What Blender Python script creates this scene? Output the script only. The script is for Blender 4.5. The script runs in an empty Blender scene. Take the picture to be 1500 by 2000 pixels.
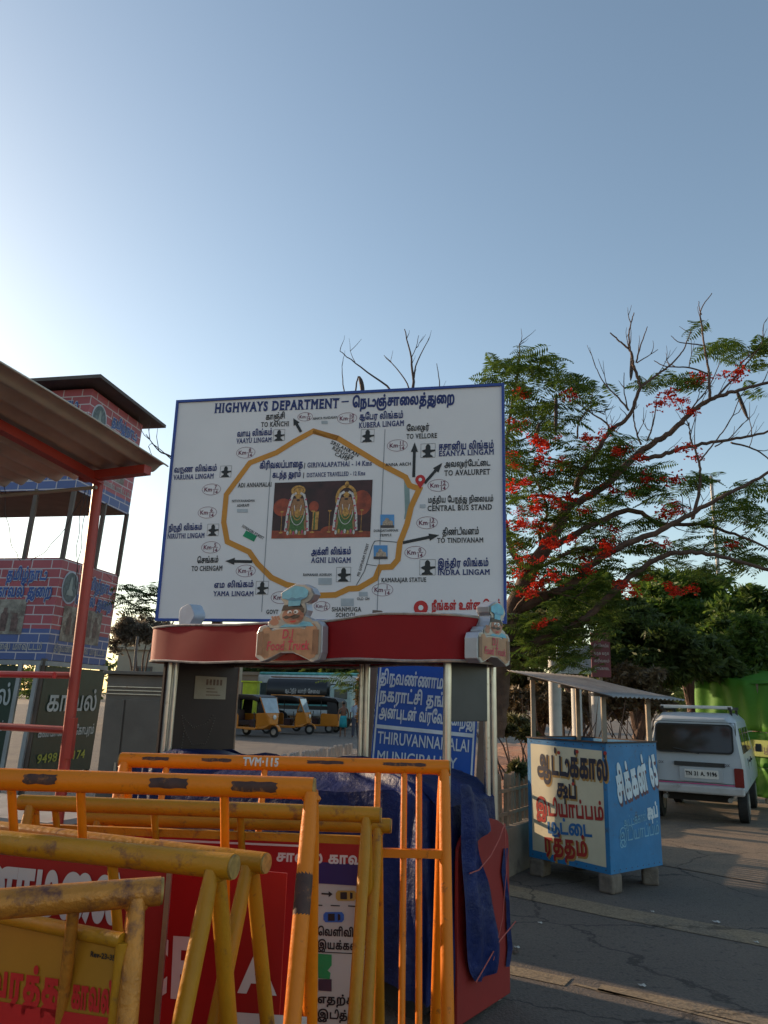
import bpy, math, random
import numpy as np
from mathutils import Vector, Matrix
from mathutils.geometry import delaunay_2d_cdt
random.seed(7)
C = bpy.context.scene.collection
SC = bpy.context.scene
# ------------------------------------------------------------------ camera
F = 1500.0; EYE = 1.65; PITCH = 13.7; ROLL = 1.6
cam = bpy.data.cameras.new("camera"); co = bpy.data.objects.new("camera", cam); C.objects.link(co); SC.camera = co
cam.sensor_fit = 'VERTICAL'; cam.sensor_height = 36.0; cam.lens = 36.0*F/2000.0; cam.clip_end = 3000; cam.clip_start = .05
RM = Matrix.Rotation(math.radians(90+PITCH), 3, 'X') @ Matrix.Rotation(math.radians(ROLL), 3, 'Z')
co.matrix_world = Matrix.Translation((0, 0, EYE)) @ RM.to_4x4()
# ------------------------------------------------------------------ sky and sun
SUN_AZ = -57.0      # degrees, clockwise from +Y (the viewing direction)
SUN_EL = 14.0
w = bpy.data.worlds.new("World"); SC.world = w; w.use_nodes = True
wn = w.node_tree; bg = wn.nodes['Background']; sky = wn.nodes.new('ShaderNodeTexSky')
sky.sky_type = 'NISHITA'; sky.sun_disc = False
sky.sun_elevation = math.radians(SUN_EL); sky.sun_rotation = math.radians(SUN_AZ)
sky.air_density = 1.0; sky.dust_density = 1.0; sky.ozone_density = 1.0; sky.altitude = 100
tint = wn.nodes.new('ShaderNodeMix'); tint.data_type = 'RGBA'; tint.blend_type = 'MULTIPLY'; tint.inputs[0].default_value = 1.0
tint.inputs[7].default_value = (1.05, 1.01, .93, 1); wn.links.new(sky.outputs[0], tint.inputs[6]); wn.links.new(tint.outputs[2], bg.inputs[0]); bg.inputs[1].default_value = 0.075
sl = bpy.data.lights.new("sun", 'SUN'); sl.energy = 2.0; sl.angle = math.radians(0.6); sl.color = (1.0, .72, .46)
so = bpy.data.objects.new("sun", sl); C.objects.link(so)
sd = Vector((math.sin(math.radians(SUN_AZ))*math.cos(math.radians(SUN_EL)), math.cos(math.radians(SUN_AZ))*math.cos(math.radians(SUN_EL)), math.sin(math.radians(SUN_EL))))
so.rotation_euler = sd.to_track_quat('Z', 'Y').to_euler()
SC.view_settings.view_transform = 'Standard'; SC.view_settings.look = 'None'; SC.view_settings.gamma = 1
SC.view_settings.use_curve_mapping = False; SC.view_settings.exposure = 1.7
# ------------------------------------------------------------------ measuring helpers
def ray(px, py): return RM @ Vector(((px-750)/F, (1000-py)/F, -1))
def P(px, py, Y):
    r = ray(px, py); return Vector((0, 0, EYE)) + r*(Y/r.y)
def GP(px, py, z=0.0):
    r = ray(px, py); return Vector((0, 0, EYE)) + r*((z-EYE)/r.z)
def along(p, d, px, py):      # point on the line p+t*d (seen from above) whose bearing is that of the pixel; height from the pixel
    r = ray(px, py); k = r.x/r.y; t = (k*p.y-p.x)/(d.x-k*d.y); x = p.x+d.x*t; y = p.y+d.y*t
    return Vector((x, y, EYE+r.z*y/r.y))
# ------------------------------------------------------------------ materials
MC = {}
def mat(name, col, rough=.6, metal=0., var=.18, scale=4., bump=0., bscale=40., dirt=None, dscale=3., damt=.5, alpha=None, emit=None, spec=None, trans=0):
    if name in MC: return MC[name]
    m = bpy.data.materials.new(name); m.use_nodes = True; n = m.node_tree.nodes; l = m.node_tree.links
    b = n['Principled BSDF']; b.inputs['Roughness'].default_value = rough; b.inputs['Metallic'].default_value = metal
    if spec is not None: b.inputs['Specular IOR Level'].default_value = spec
    tc = n.new('ShaderNodeTexCoord')
    def noise(s, d=5, r=.6):
        t = n.new('ShaderNodeTexNoise'); t.inputs['Scale'].default_value = s; t.inputs['Detail'].default_value = d
        t.inputs['Roughness'].default_value = r; l.new(tc.outputs['Object'], t.inputs['Vector']); return t
    def mix(fac, a, c):
        x = n.new('ShaderNodeMix'); x.data_type = 'RGBA'
        if hasattr(fac, 'links'): l.new(fac, x.inputs[0])
        else: x.inputs[0].default_value = fac
        for k, q in ((6, a), (7, c)):
            if hasattr(q, 'links'): l.new(q, x.inputs[k])
            else: x.inputs[k].default_value = (*q, 1)
        return x.outputs[2]
    t = noise(scale)
    lo = tuple(max(0, c*(1-var)) for c in col); hi = tuple(min(1, c*(1+var)) for c in col)
    rp = n.new('ShaderNodeMapRange'); rp.inputs[1].default_value = .3; rp.inputs[2].default_value = .7
    l.new(t.outputs[0], rp.inputs[0]); out = mix(rp.outputs[0], lo, hi)
    if dirt:
        t2 = noise(dscale, 8, .7); r2 = n.new('ShaderNodeMapRange')
        r2.inputs[1].default_value = .72-damt*.35; r2.inputs[2].default_value = .80-damt*.25; l.new(t2.outputs[0], r2.inputs[0])
        out = mix(r2.outputs[0], out, dirt)
    l.new(out, b.inputs['Base Color'])
    if bump:
        tb = noise(bscale, 6); bp = n.new('ShaderNodeBump'); bp.inputs['Strength'].default_value = bump; bp.inputs['Distance'].default_value = .02
        l.new(tb.outputs[0], bp.inputs['Height']); l.new(bp.outputs[0], b.inputs['Normal'])
    if trans: b.inputs['Transmission Weight'].default_value = trans
    if alpha is not None: b.inputs['Alpha'].default_value = alpha
    MC[name] = m; return m
def flat(name, col, rough=.55): return mat(name, col, rough, var=.06, scale=9)
def leafmat(name, c1, c2, trans=.35):
    m = bpy.data.materials.new(name); m.use_nodes = True; n = m.node_tree.nodes; l = m.node_tree.links
    b = n['Principled BSDF']; b.inputs['Roughness'].default_value = .55
    g = n.new('ShaderNodeNewGeometry'); x = n.new('ShaderNodeMix'); x.data_type = 'RGBA'
    x.inputs[6].default_value = (*c1, 1); x.inputs[7].default_value = (*c2, 1); l.new(g.outputs['Random Per Island'], x.inputs[0])
    l.new(x.outputs[2], b.inputs['Base Color'])
    tr = n.new('ShaderNodeBsdfTranslucent'); l.new(x.outputs[2], tr.inputs[0]); ms = n.new('ShaderNodeMixShader'); ms.inputs[0].default_value = trans
    l.new(b.outputs[0], ms.inputs[1]); l.new(tr.outputs[0], ms.inputs[2]); l.new(ms.outputs[0], n['Material Output'].inputs[0])
    MC[name] = m; return m
# ------------------------------------------------------------------ object helpers
def tag(o, label=None, cat=None, group=None, kind=None):
    if label: o['label'] = label
    if cat: o['category'] = cat
    if group: o['group'] = group
    if kind: o['kind'] = kind
    return o
def thing(name, label, cat, loc=(0, 0, 0), rz=0., group=None, rot=None):
    o = bpy.data.objects.new(name, None); C.objects.link(o); o.empty_display_size = .1
    o.location = loc; o.rotation_euler = rot if rot else (0, 0, rz)
    tag(o, label, cat, group); return o
def rmat(o):
    return Matrix.Translation(o.location) @ o.rotation_euler.to_matrix().to_4x4()
class MB:
    def __init__(s): s.v = []; s.f = []; s.m = []; s.mi = 0
    def add(s, vs, fs):
        k = len(s.v); s.v += [tuple(q) for q in vs]
        for f in fs: s.f.append(tuple(i+k for i in f)); s.m.append(s.mi)
        return s
    def box(s, c, d, R=None):
        c = Vector(c); x, y, z = d[0]/2, d[1]/2, d[2]/2
        vs = [Vector((a*x, b*y, e*z)) for a in (-1, 1) for b in (-1, 1) for e in (-1, 1)]
        if R is not None: vs = [R @ q for q in vs]
        return s.add([q+c for q in vs], [(0, 1, 3, 2), (4, 6, 7, 5), (0, 4, 5, 1), (2, 3, 7, 6), (0, 2, 6, 4), (1, 5, 7, 3)])
    def bar(s, p, q, a, b, up=(0, 0, 1)):      # rectangular bar from p to q, section a x b
        p = Vector(p); q = Vector(q); d = (q-p); L = d.length; d.normalize(); up = Vector(up)
        if abs(d.dot(up)) > .98: up = Vector((0, 1, 0))
        x = d.cross(up).normalized(); y = x.cross(d)
        R = Matrix((x, y, d)).transposed(); return s.box((p+q)/2, (a, b, L), R)
    def tube(s, p, q, r, r2=None, n=10, caps=True): return s.path([p, q], [r, r if r2 is None else r2], n, caps)
    def path(s, pts, r, n=8, caps=True):
        pts = [Vector(p) for p in pts]
        if not hasattr(r, '__len__'): r = [r]*len(pts)
        x = None; vs = []; fs = []
        for i, p in enumerate(pts):
            a = pts[max(0, i-1)]; b = pts[min(len(pts)-1, i+1)]; d = (b-a)
            if d.length < 1e-9: d = Vector((0, 0, 1))
            d.normalize()
            if x is None: x = d.orthogonal().normalized()
            else:
                x = (x-d*x.dot(d))
                x = x.normalized() if x.length > 1e-6 else d.orthogonal().normalized()
            y = d.cross(x)
            for k in range(n):
                t = 2*math.pi*k/n; vs.append(p+(x*math.cos(t)+y*math.sin(t))*r[i])
        for i in range(len(pts)-1):
            for k in range(n):
                a = i*n+k; b = i*n+(k+1) % n; fs.append((a, b, b+n, a+n))
        if caps: fs.append(tuple(range(n-1, -1, -1))); e = (len(pts)-1)*n; fs.append(tuple(range(e, e+n)))
        return s.add(vs, fs)
    def prism(s, poly, o, ux, uy, dv):
        o = Vector(o); ux = Vector(ux); uy = Vector(uy); dv = Vector(dv); n = len(poly)
        a = [o+ux*p[0]+uy*p[1] for p in poly]; vs = a+[p+dv for p in a]
        if ux.cross(uy).dot(dv) < 0: fs = [tuple(range(n)), tuple(range(2*n-1, n-1, -1))]+[(i, i+n, (i+1) % n+n, (i+1) % n) for i in range(n)]
        else: fs = [tuple(range(n-1, -1, -1)), tuple(range(n, 2*n))]+[(i, (i+1) % n, (i+1) % n+n, i+n) for i in range(n)]
        return s.add(vs, fs)
    def face(s, pts): return s.add(pts, [tuple(range(len(pts)))])
    def grid(s, fn, nu, nv):
        vs = [fn(i/nu, j/nv) for j in range(nv+1) for i in range(nu+1)]
        return s.add(vs, [(j*(nu+1)+i, j*(nu+1)+i+1, (j+1)*(nu+1)+i+1, (j+1)*(nu+1)+i) for j in range(nv) for i in range(nu)])
    def ball(s, c, r, n=10, m=6):
        c = Vector(c); r = Vector(r) if hasattr(r, '__len__') else Vector((r, r, r)); vs = [c+Vector((0, 0, r.z))]
        for j in range(1, m):
            a = math.pi*j/m
            for i in range(n):
                b = 2*math.pi*i/n; vs.append(c+Vector((r.x*math.sin(a)*math.cos(b), r.y*math.sin(a)*math.sin(b), r.z*math.cos(a))))
        vs.append(c-Vector((0, 0, r.z))); fs = [(0, 1+i, 1+(i+1) % n) for i in range(n)]
        for j in range(m-2):
            for i in range(n):
                a = 1+j*n+i; b = 1+j*n+(i+1) % n; fs.append((a, a+n, b+n, b))
        e = len(vs)-1; fs += [(e, 1+(m-2)*n+(i+1) % n, 1+(m-2)*n+i) for i in range(n)]
        return s.add(vs, fs)
    def build(s, name, mats, parent=None, W=False, smooth=False, label=None, bevel=0, **kw):
        if not isinstance(mats, (list, tuple)): mats = [mats]
        vs = s.v
        if W and parent is not None:
            M = rmat(parent); pp = parent
            while pp.parent is not None: pp = pp.parent; M = rmat(pp) @ M
            I = M.inverted(); vs = [I @ Vector(q) for q in vs]
        me = bpy.data.meshes.new(name); me.from_pydata([tuple(q) for q in vs], [], s.f)
        for m in mats: me.materials.append(m)
        if len(mats) > 1: me.polygons.foreach_set('material_index', s.m)
        if smooth:
            me.polygons.foreach_set('use_smooth', [True]*len(s.f))
            try: me.set_sharp_from_angle(angle=math.radians(40))
            except Exception: pass
        me.update()
        o = bpy.data.objects.new(name, me); C.objects.link(o)
        if parent is not None: o.parent = parent
        if label: o['label'] = label
        if bevel:
            bv = o.modifiers.new('bevel', 'BEVEL'); bv.width = bevel; bv.segments = 2; bv.limit_method = 'ANGLE'
        for k, q in kw.items(): o[k] = q
        return o
def children(o): return [c for c in bpy.data.objects if c.parent == o]
def copy_tree(o, parent=None):
    c = o.copy(); C.objects.link(c); c.parent = parent
    for ch in list(o.children): copy_tree(ch, c)
    return c
# ------------------------------------------------------------------ lettering: outlines of the built-in font, united and triangulated
GL = {}
def raw(ch):
    if ch in GL: return GL[ch]
    def ev(t):
        c = bpy.data.curves.new('t', 'FONT'); c.body = t; c.size = 1; c.fill_mode = 'NONE'; c.resolution_u = 3
        o = bpy.data.objects.new('t', c); C.objects.link(o)
        me = bpy.data.meshes.new_from_object(o); v = [(q.co.x, q.co.y) for q in me.vertices]
        e = [tuple(q.vertices) for q in me.edges]
        bpy.data.objects.remove(o); bpy.data.curves.remove(c); bpy.data.meshes.remove(me)
        nx = {}
        for a, b in e: nx.setdefault(a, []).append(b); nx.setdefault(b, []).append(a)
        seen = set(); out = []
        for i in range(len(v)):
            if i in seen or i not in nx: continue
            loop = [i]; seen.add(i); cur = i
            nn = [k for k in nx[i]]; cur = i+1 if i+1 in nn else nn[0]
            while cur not in seen:
                loop.append(cur); seen.add(cur); q = [k for k in nx[cur] if k not in seen]
                if not q: break
                cur = q[0]
            if len(loop) > 2: out.append(np.array([v[k] for k in loop]))
        return out
    dot = min(c[:, 0].min() for c in ev('.'))
    if ch == ' ': GL[ch] = ([], .32); return GL[ch]
    cs = ev(ch); d2 = ev(ch+'.'); last = d2[-1]
    adv = min(c[:, 0].min() for c in d2[len(cs):])-dot if len(d2) > len(cs) else .5
    GL[ch] = (cs, adv); return GL[ch]
def stroke(pts, wd):
    out = []; pts = [np.array(p) for p in pts]
    for a, b in zip(pts[:-1], pts[1:]):
        d = b-a; L = np.hypot(*d)
        if L < 1e-6: continue
        d /= L; nrm = np.array([-d[1], d[0]])*wd/2; e = d*wd*.35
        out.append(np.array([a-e-nrm, b+e-nrm, b+e+nrm, a-e+nrm]))
    return out
def arc(cx, cy, rx, ry, a0, a1, n=8):
    return [(cx+rx*math.cos(math.radians(a0+(a1-a0)*i/n)), cy+ry*math.sin(math.radians(a0+(a1-a0)*i/n))) for i in range(n+1)]
def area(c): x, y = c[:, 0], c[:, 1]; return .5*np.sum(x*np.roll(y, -1)-np.roll(x, -1)*y)
CC = {}
def cluster(cl, bold, serif, track=0):
    key = (cl, bold, serif)
    if key in CC: return CC[key]
    cons = []; x = 0.
    base = None
    for ch in cl:
        if ch in '\u0bbf\u0bc0' and base and base[0] == 'ட':
            b, bx, bw = base; w1 = bx+bw; cons += stroke([(w1-.06, .03), (w1+.06, .03)]+arc(w1+.04, .42, .16, .39, -80, 165, 12)+([(w1-.02, .72), (w1+.02, .66)] if ch == '\u0bc0' else []), .06); x += .24; continue
        if ch in '\u0bc1\u0bc2' and base:
            b, bx, bw = base; w1 = bx+bw; wd = .062
            if b in 'தநனணலறஞ':
                t = [(w1-.30, -.03)]+arc(w1-.12, -.12, .2, .11, 170, 300, 6)+[(w1+.08, -.1), (w1+.08, .5)]; a = .16
            elif b in 'பவசயங':
                t = [(w1-.03, .3), (w1-.03, -.24)]; a = .05
                if b in 'சவ': t = [(w1-.05, .0), (w1+.06, .02), (w1+.06, -.24)]; a = .12
            elif b == 'ட':
                t = [(w1-.1, .03)]+arc(w1+.07, .23, .17, .22, -90, 135, 10); a = .27
            else:
                t = [(w1-.04, .3)]+arc(w1-.02, .08, .17, .2, 80, -100, 8)+[(w1-.25, -.15), (w1-.42, -.1)]; a = .16
            cons += stroke(t, wd)
            if ch == '\u0bc2':
                cons += stroke(arc(w1+a+.05, .3, .11, .13, 200, -150, 9)+[(w1+a+.02, 0.03), (w1+a+.2, 0.03)], wd); a += .24
            x += a; continue
        cs, adv = raw(ch); 
        if cs:
            sg = sum(area(c) for c in cs)
            for c in cs:
                c = c.copy()
                if sg < 0: c = c[::-1]
                c[:, 0] += x; cons.append(c)
        if '\u0b95' <= ch <= '\u0bb9' and base is None: base = (ch, x, adv)
        x += adv
    out = []
    for c in cons:
        if bold:
            keep = [0]
            for i in range(1, len(c)):
                if np.hypot(*(c[i]-c[keep[-1]])) > 1e-4: keep.append(i)
            c = c[keep]
            if len(c) > 2:
                d1 = c-np.roll(c, 1, 0); d2 = np.roll(c, -1, 0)-c
                d1 /= np.maximum(np.hypot(d1[:, 0], d1[:, 1]), 1e-9)[:, None]; d2 /= np.maximum(np.hypot(d2[:, 0], d2[:, 1]), 1e-9)[:, None]
                n1 = np.stack([d1[:, 1], -d1[:, 0]], 1); n2 = np.stack([d2[:, 1], -d2[:, 0]], 1)
                nn = n1+n2; ln = np.maximum((nn**2).sum(1), .6); c = c+nn*(2*bold/ln)[:, None]
        out.append(c)
    if serif and len(cl) == 1 and cl.isalpha() and cl.isascii():
        allc = np.concatenate(out); y0, y1 = -bold, allc[:, 1].max(); ext = []
        if cl not in 'COQGSJUcosaegJj':
            levels = [y0, y1]
        else: levels = [y1] if cl in 'UJ' else []
        for c in list(out):
            nx = np.roll(c, -1, 0)
            for a, b in zip(c, nx):
                for yl in levels:
                    if abs(a[1]-yl) < .02 and abs(b[1]-yl) < .02 and abs(a[0]-b[0]) > .05:
                        xa, xb = sorted((a[0], b[0])); e = .055; h = .05
                        if yl > .3: ext.append(np.array([(xa-e, yl-h), (xb+e, yl-h), (xb+e, yl), (xa-e, yl)]))
                        else: ext.append(np.array([(xa-e, yl), (xb+e, yl), (xb+e, yl+h), (xa-e, yl+h)]))
        out += ext; x += .05
    V = []; E = []
    for c in out:
        k = len(V); V += [Vector((float(a), float(b))) for a, b in c]; E += [(k+i, k+(i+1) % len(c)) for i in range(len(c))]
    if not V: CC[key] = ([], [], x); return CC[key]
    vo, eo, fo, *_ = delaunay_2d_cdt(V, E, [], 0, 1e-5)
    vo = np.array([tuple(q) for q in vo]); fo = [f for f in fo]
    cen = np.array([vo[list(f)].mean(0) for f in fo]) if fo else np.zeros((0, 2)); wn_ = np.zeros(len(fo))
    for c in out:
        a = c; b = np.roll(c, -1, 0)
        for (ax, ay), (bx, by) in zip(a, b):
            up = (ay <= cen[:, 1]) & (by > cen[:, 1]); dn = (ay > cen[:, 1]) & (by <= cen[:, 1])
            cr = (bx-ax)*(cen[:, 1]-ay)-(cen[:, 0]-ax)*(by-ay)
            wn_ += (up & (cr > 0)).astype(int)-(dn & (cr < 0)).astype(int)
    tr = [f for f, q in zip(fo, wn_) if q > 0]
    CC[key] = (vo.tolist(), tr, x); return CC[key]
def tess(V, T, mx):
    V = list(V); out = []; st = [tuple(t) for t in T if len(t) == 3]
    while st:
        t = st.pop(); e = [(math.dist(V[t[i]], V[t[(i+1) % 3]]), i) for i in range(3)]; l, i = max(e)
        if l > mx: a, b, c = t[i], t[(i+1) % 3], t[(i+2) % 3]; V.append(((V[a][0]+V[b][0])/2, (V[a][1]+V[b][1])/2)); n = len(V)-1; st += [(a, n, c), (n, b, c)]
        else: out.append(t)
    return V, out
def clusters(s):
    out = []; pre = {'\u0bc6': '\u0bc6', '\u0bc7': '\u0bc7', '\u0bc8': '\u0bc8', '\u0bca': '\u0bc6', '\u0bcb': '\u0bc7'}
    for ch in s:
        if '\u0bbe' <= ch <= '\u0bcd' and out:
            if ch in pre:
                last = out.pop(); out.append(pre[ch]+last)
                if ch in '\u0bca\u0bcb': out[-1] += '\u0bbe'
            else: out[-1] += ch
        else: out.append(ch)
    return out
def layout(s, bold=.0, serif=False, slant=0., track=0.):
    x = 0.; V = []; T = []
    for cl in clusters(s):
        v, t, a = cluster(cl, bold, serif); k = len(V)
        V += [(p[0]+x+p[1]*slant, p[1]) for p in v]; T += [tuple(i+k for i in f) for f in t]; x += a+track+bold*1.2
    return V, T, x
class Plane:      # a flat face to print on: origin, unit directions across and up; z is the outward normal
    def __init__(s, o, ux, uy=(0, 0, 1)):
        s.o = Vector(o); s.ux = Vector(ux).normalized(); uy = Vector(uy); s.uy = (uy-s.ux*uy.dot(s.ux)).normalized(); s.n = s.ux.cross(s.uy)
    def pt(s, u, v, e=0.): return s.o+s.ux*u+s.uy*v+s.n*e
    def uv(s, px, py):
        r = ray(px, py); c = Vector((0, 0, EYE)); t = (s.o-c).dot(s.n)/r.dot(s.n); q = c+r*t-s.o; return q.dot(s.ux), q.dot(s.uy)
    def text(s, mb, t, u0, v0, width=None, size=.1, bold=.0, serif=False, e=.002, ang=0., slant=0., align='L', sy=1.):
        V, T, wd = layout(t, bold, serif, slant)
        if not V: return
        sx = size if width is None else width/wd
        off = 0 if align == 'L' else -wd*sx/2
        ca, sa = math.cos(ang), math.sin(ang); vs = []
        for a, b in V:
            a = a*sx+off; b = b*size*sy; vs.append(s.pt(u0+a*ca-b*sa, v0+a*sa+b*ca, e))
        mb.add(vs, T)
    def textpx(s, mb, t, x0, y0, x1, y1, hpx, **k):   # baseline from pixel (x0,y0) to (x1,y1), capital height hpx
        a = s.uv(x0, y0); b = s.uv(x1, y1); d = (b[0]-a[0], b[1]-a[1]); L = math.hypot(*d)
        c = s.uv(x0, y0-hpx); h = math.hypot(c[0]-a[0], c[1]-a[1]); s.text(mb, t, a[0], a[1], width=L, size=h/.69, ang=math.atan2(d[1], d[0]), **k)
    def poly(s, mb, pts, e=.002):
        q = [s.pt(u, v, e) for u, v in pts]
        ar = sum(pts[i][0]*pts[(i+1) % len(pts)][1]-pts[(i+1) % len(pts)][0]*pts[i][1] for i in range(len(pts)))
        mb.face(q if ar > 0 else q[::-1])
    def letter(s, t, x0, y0, x1, y1, h, m, parent, name='lettering', **k):
        g = MB(); s.textpx(g, t, x0, y0, x1, y1, h, **k); return g.build(name, m, parent, W=True)
    def write(s, t, u, v, width, size, m, parent, name='lettering', **k):
        g = MB(); s.text(g, t, u, v, width=width, size=size, **k); return g.build(name, m, parent, W=True)
    def polypx(s, mb, pts, e=.002): s.poly(mb, [s.uv(*p) for p in pts], e)
    def ellipse(s, mb, u, v, ru, rv, e=.002, n=20): s.poly(mb, [(u+ru*math.cos(2*math.pi*i/n), v+rv*math.sin(2*math.pi*i/n)) for i in range(n)], e)
    def ring(s, mb, u, v, ru, rv, wd, e=.002, n=28):
        vs = []; 
        for i in range(n):
            c, t = math.cos(2*math.pi*i/n), math.sin(2*math.pi*i/n); vs += [s.pt(u+ru*c, v+rv*t, e), s.pt(u+(ru-wd)*c, v+(rv-wd)*t, e)]
        mb.add(vs, [(2*i, (2*i+2) % (2*n), (2*i+3) % (2*n), 2*i+1) for i in range(n)])
    def line(s, mb, pts, wd, e=.002):      # mitred band through (u,v) points
        n = len(pts); L = []; R = []
        for i in range(n):
            a = Vector(pts[max(0, i-1)]); b = Vector(pts[i]); c = Vector(pts[min(n-1, i+1)])
            d1 = (b-a).normalized() if i > 0 else (c-b).normalized(); d2 = (c-b).normalized() if i < n-1 else d1
            t = (d1+d2).normalized(); nn = Vector((-t.y, t.x)); k = wd/2/max(.4, nn.dot(Vector((-d1.y, d1.x)))); L.append(b+nn*k); R.append(b-nn*k)
        mb.add([s.pt(q.x, q.y, e) for q in L]+[s.pt(q.x, q.y, e) for q in R], [(i, n+i, n+i+1, i+1) for i in range(n-1)])
    def loc(s, u, v): return s.pt(u, v)
# ================================================================== SETTING
def surf_mat(name, c1, c2, scale, grain=120., bump=.35, patch=None, rough=.85):
    m = bpy.data.materials.new(name); m.use_nodes = True; n = m.node_tree.nodes; l = m.node_tree.links; b = n['Principled BSDF']
    b.inputs['Roughness'].default_value = rough; tc = n.new('ShaderNodeTexCoord')
    def noise(s, d=8):
        t = n.new('ShaderNodeTexNoise'); t.inputs['Scale'].default_value = s; t.inputs['Detail'].default_value = d; t.inputs['Roughness'].default_value = .65
        l.new(tc.outputs['Object'], t.inputs[0]); return t
    def mr(t, a, c):
        r = n.new('ShaderNodeMapRange'); r.inputs[1].default_value = a; r.inputs[2].default_value = c; l.new(t.outputs[0], r.inputs[0]); return r.outputs[0]
    def mx(f, a, c):
        x = n.new('ShaderNodeMix'); x.data_type = 'RGBA'; l.new(f, x.inputs[0])
        for k, q in ((6, a), (7, c)):
            if hasattr(q, 'links'): l.new(q, x.inputs[k])
            else: x.inputs[k].default_value = (*q, 1)
        return x.outputs[2]
    o = mx(mr(noise(scale), .35, .65), c1, c2)
    if patch: o = mx(mr(noise(scale*.35+.05), .52, .62), o, patch)
    g = noise(grain, 3); o2 = mx(mr(g, .35, .75), o, tuple(min(1, c*2.0) for c in c2))
    f = n.new('ShaderNodeMix'); f.data_type = 'RGBA'; f.inputs[0].default_value = .6; l.new(o, f.inputs[6]); l.new(o2, f.inputs[7])
    g2 = noise(grain*.3, 6); o3 = mx(mr(g2, .30, .44), tuple(c*.6 for c in c1), f.outputs[2])
    vo = n.new('ShaderNodeTexVoronoi'); vo.feature = 'DISTANCE_TO_EDGE'; vo.inputs['Scale'].default_value = .55; ds = noise(2.2, 6)
    ad = n.new('ShaderNodeMix'); ad.data_type = 'RGBA'; ad.blend_type = 'ADD'; ad.inputs[0].default_value = .35; l.new(tc.outputs['Object'], ad.inputs[6]); l.new(ds.outputs[1], ad.inputs[7]); l.new(ad.outputs[2], vo.inputs[0])
    ck = n.new('ShaderNodeMapRange'); ck.inputs[1].default_value = .002; ck.inputs[2].default_value = .009; l.new(vo.outputs[0], ck.inputs[0])
    o4 = mx(ck.outputs[0], tuple(c*.55 for c in c1), o3); l.new(o4, b.inputs['Base Color'])
    bp = n.new('ShaderNodeBump'); bp.inputs['Strength'].default_value = bump; bp.inputs['Distance'].default_value = .01
    l.new(g.outputs[0], bp.inputs['Height']); l.new(bp.outputs[0], b.inputs['Normal']); MC[name] = m; return m
asph = surf_mat('asphalt', (.074, .060, .050), (.105, .085, .068), .9, 55, 1.0, (.125, .098, .072))
earth = surf_mat('red_earth', (.24, .095, .045), (.34, .16, .085), 1.5, 40, .8, (.20, .15, .10))
dust = surf_mat('dusty_verge', (.16, .12, .085), (.21, .16, .11), 1.2, 60, .6, (.12, .095, .075))
paver = surf_mat('concrete_paving', (.26, .24, .21), (.33, .30, .26), 1.5, 60, .4)
def struct(name, mb, m, **k): o = mb.build(name, m, None, **k); o['kind'] = 'structure'; return o
g = MB(); S = 1500
g.face([(-S, -S, -.03), (S, -S, -.03), (S, S, -.03), (-S, S, -.03)]); struct('ground', g, dust)
g = MB()          # asphalt of the square and the roads running off it
g.add([(-60, -20, 0), (60, -20, 0), (60, 90, 0), (-60, 90, 0)], [(0, 1, 2, 3)]); struct('road', g, asph)
# raised red earth plot behind the picket fence: uneven mound surface
def hn(x, y, s=1.0):
    return (math.sin(x*1.7*s+y*.9*s)+math.sin(x*.6*s-y*2.1*s+1.3)+math.sin(x*3.1*s+2)*.5+math.sin(y*3.7*s+x)*.5)/3
def plot(u, v):
    y = 8.75+u*2.6+v*19; x = y*.128+u*.20*y
    k = min(1, u*14)*min(1, (1-u)*10)*min(1, v*14)*min(1, (1-v)*10)
    return Vector((x, y, .02+k*(.34+.14*hn(x, y)+.05*hn(x*3, y*3))))
g = MB(); g.grid(plot, 60, 80); struct('earth_bank', g, earth, smooth=True)
# dusty strip beside the van
g = MB(); a = [GP(975, 1668), GP(1200, 1655), GP(1500, 1690), GP(1900, 1740)]
a = [GP(980, 1662), GP(1150, 1676), GP(1300, 1692), GP(1500, 1728), GP(1900, 1800)]; g.face([Vector((q.x, q.y, .006)) for q in a]+[Vector((18, 9, .006)), Vector((18, 30, .006)), Vector((1.5, 30, .006))])
struct('verge', g, surf_mat('verge_dust', (.12, .09, .065), (.17, .125, .085), 1.6, 60, .7, (.075, .066, .056)))
# sunlit streaks on the road, their light painted in as tan bands
def road_streak(pts, wd):
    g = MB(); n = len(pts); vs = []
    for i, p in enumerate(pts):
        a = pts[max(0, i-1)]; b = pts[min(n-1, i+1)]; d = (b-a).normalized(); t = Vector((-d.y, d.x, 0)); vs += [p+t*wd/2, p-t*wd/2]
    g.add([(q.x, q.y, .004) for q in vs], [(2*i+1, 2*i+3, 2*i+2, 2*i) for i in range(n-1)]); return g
streakm = surf_mat('sun_streak_tan', (.15, .11, .068), (.20, .15, .09), 3., 50, .5, (.10, .082, .064))
struct('painted_sun_streak', road_streak([GP(560, 1640), GP(985, 1737), GP(1200, 1782), GP(1500, 1838), GP(1900, 1915)], .36), streakm)
struct('painted_sun_streak', road_streak([GP(760, 1850), GP(985, 1893), GP(1110, 1919)], .16), streakm)
struct('painted_sun_streak', road_streak([GP(1170, 1930), GP(1330, 1962), GP(1500, 2000), GP(1800, 2060)], .13), streakm)
struct('painted_sun_streak', road_streak([GP(1120, 1922), GP(1330, 1973), GP(1500, 2016)], .035), streakm)
# ================================================================== materials used all over
white = mat('white_paint', (.72, .72, .70), .55, var=.08)
steel = mat('stainless_steel', (.55, .53, .50), .28, .9, var=.12, scale=12, dirt=(.16, .10, .06), damt=.35, dscale=9)
navy = mat('navy_print', (.012, .022, .13), .5, var=.05)
black = mat('black_print', (.014, .012, .013), .5, var=.05)
redp = mat('red_print', (.52, .012, .012), .5, var=.06)
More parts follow.
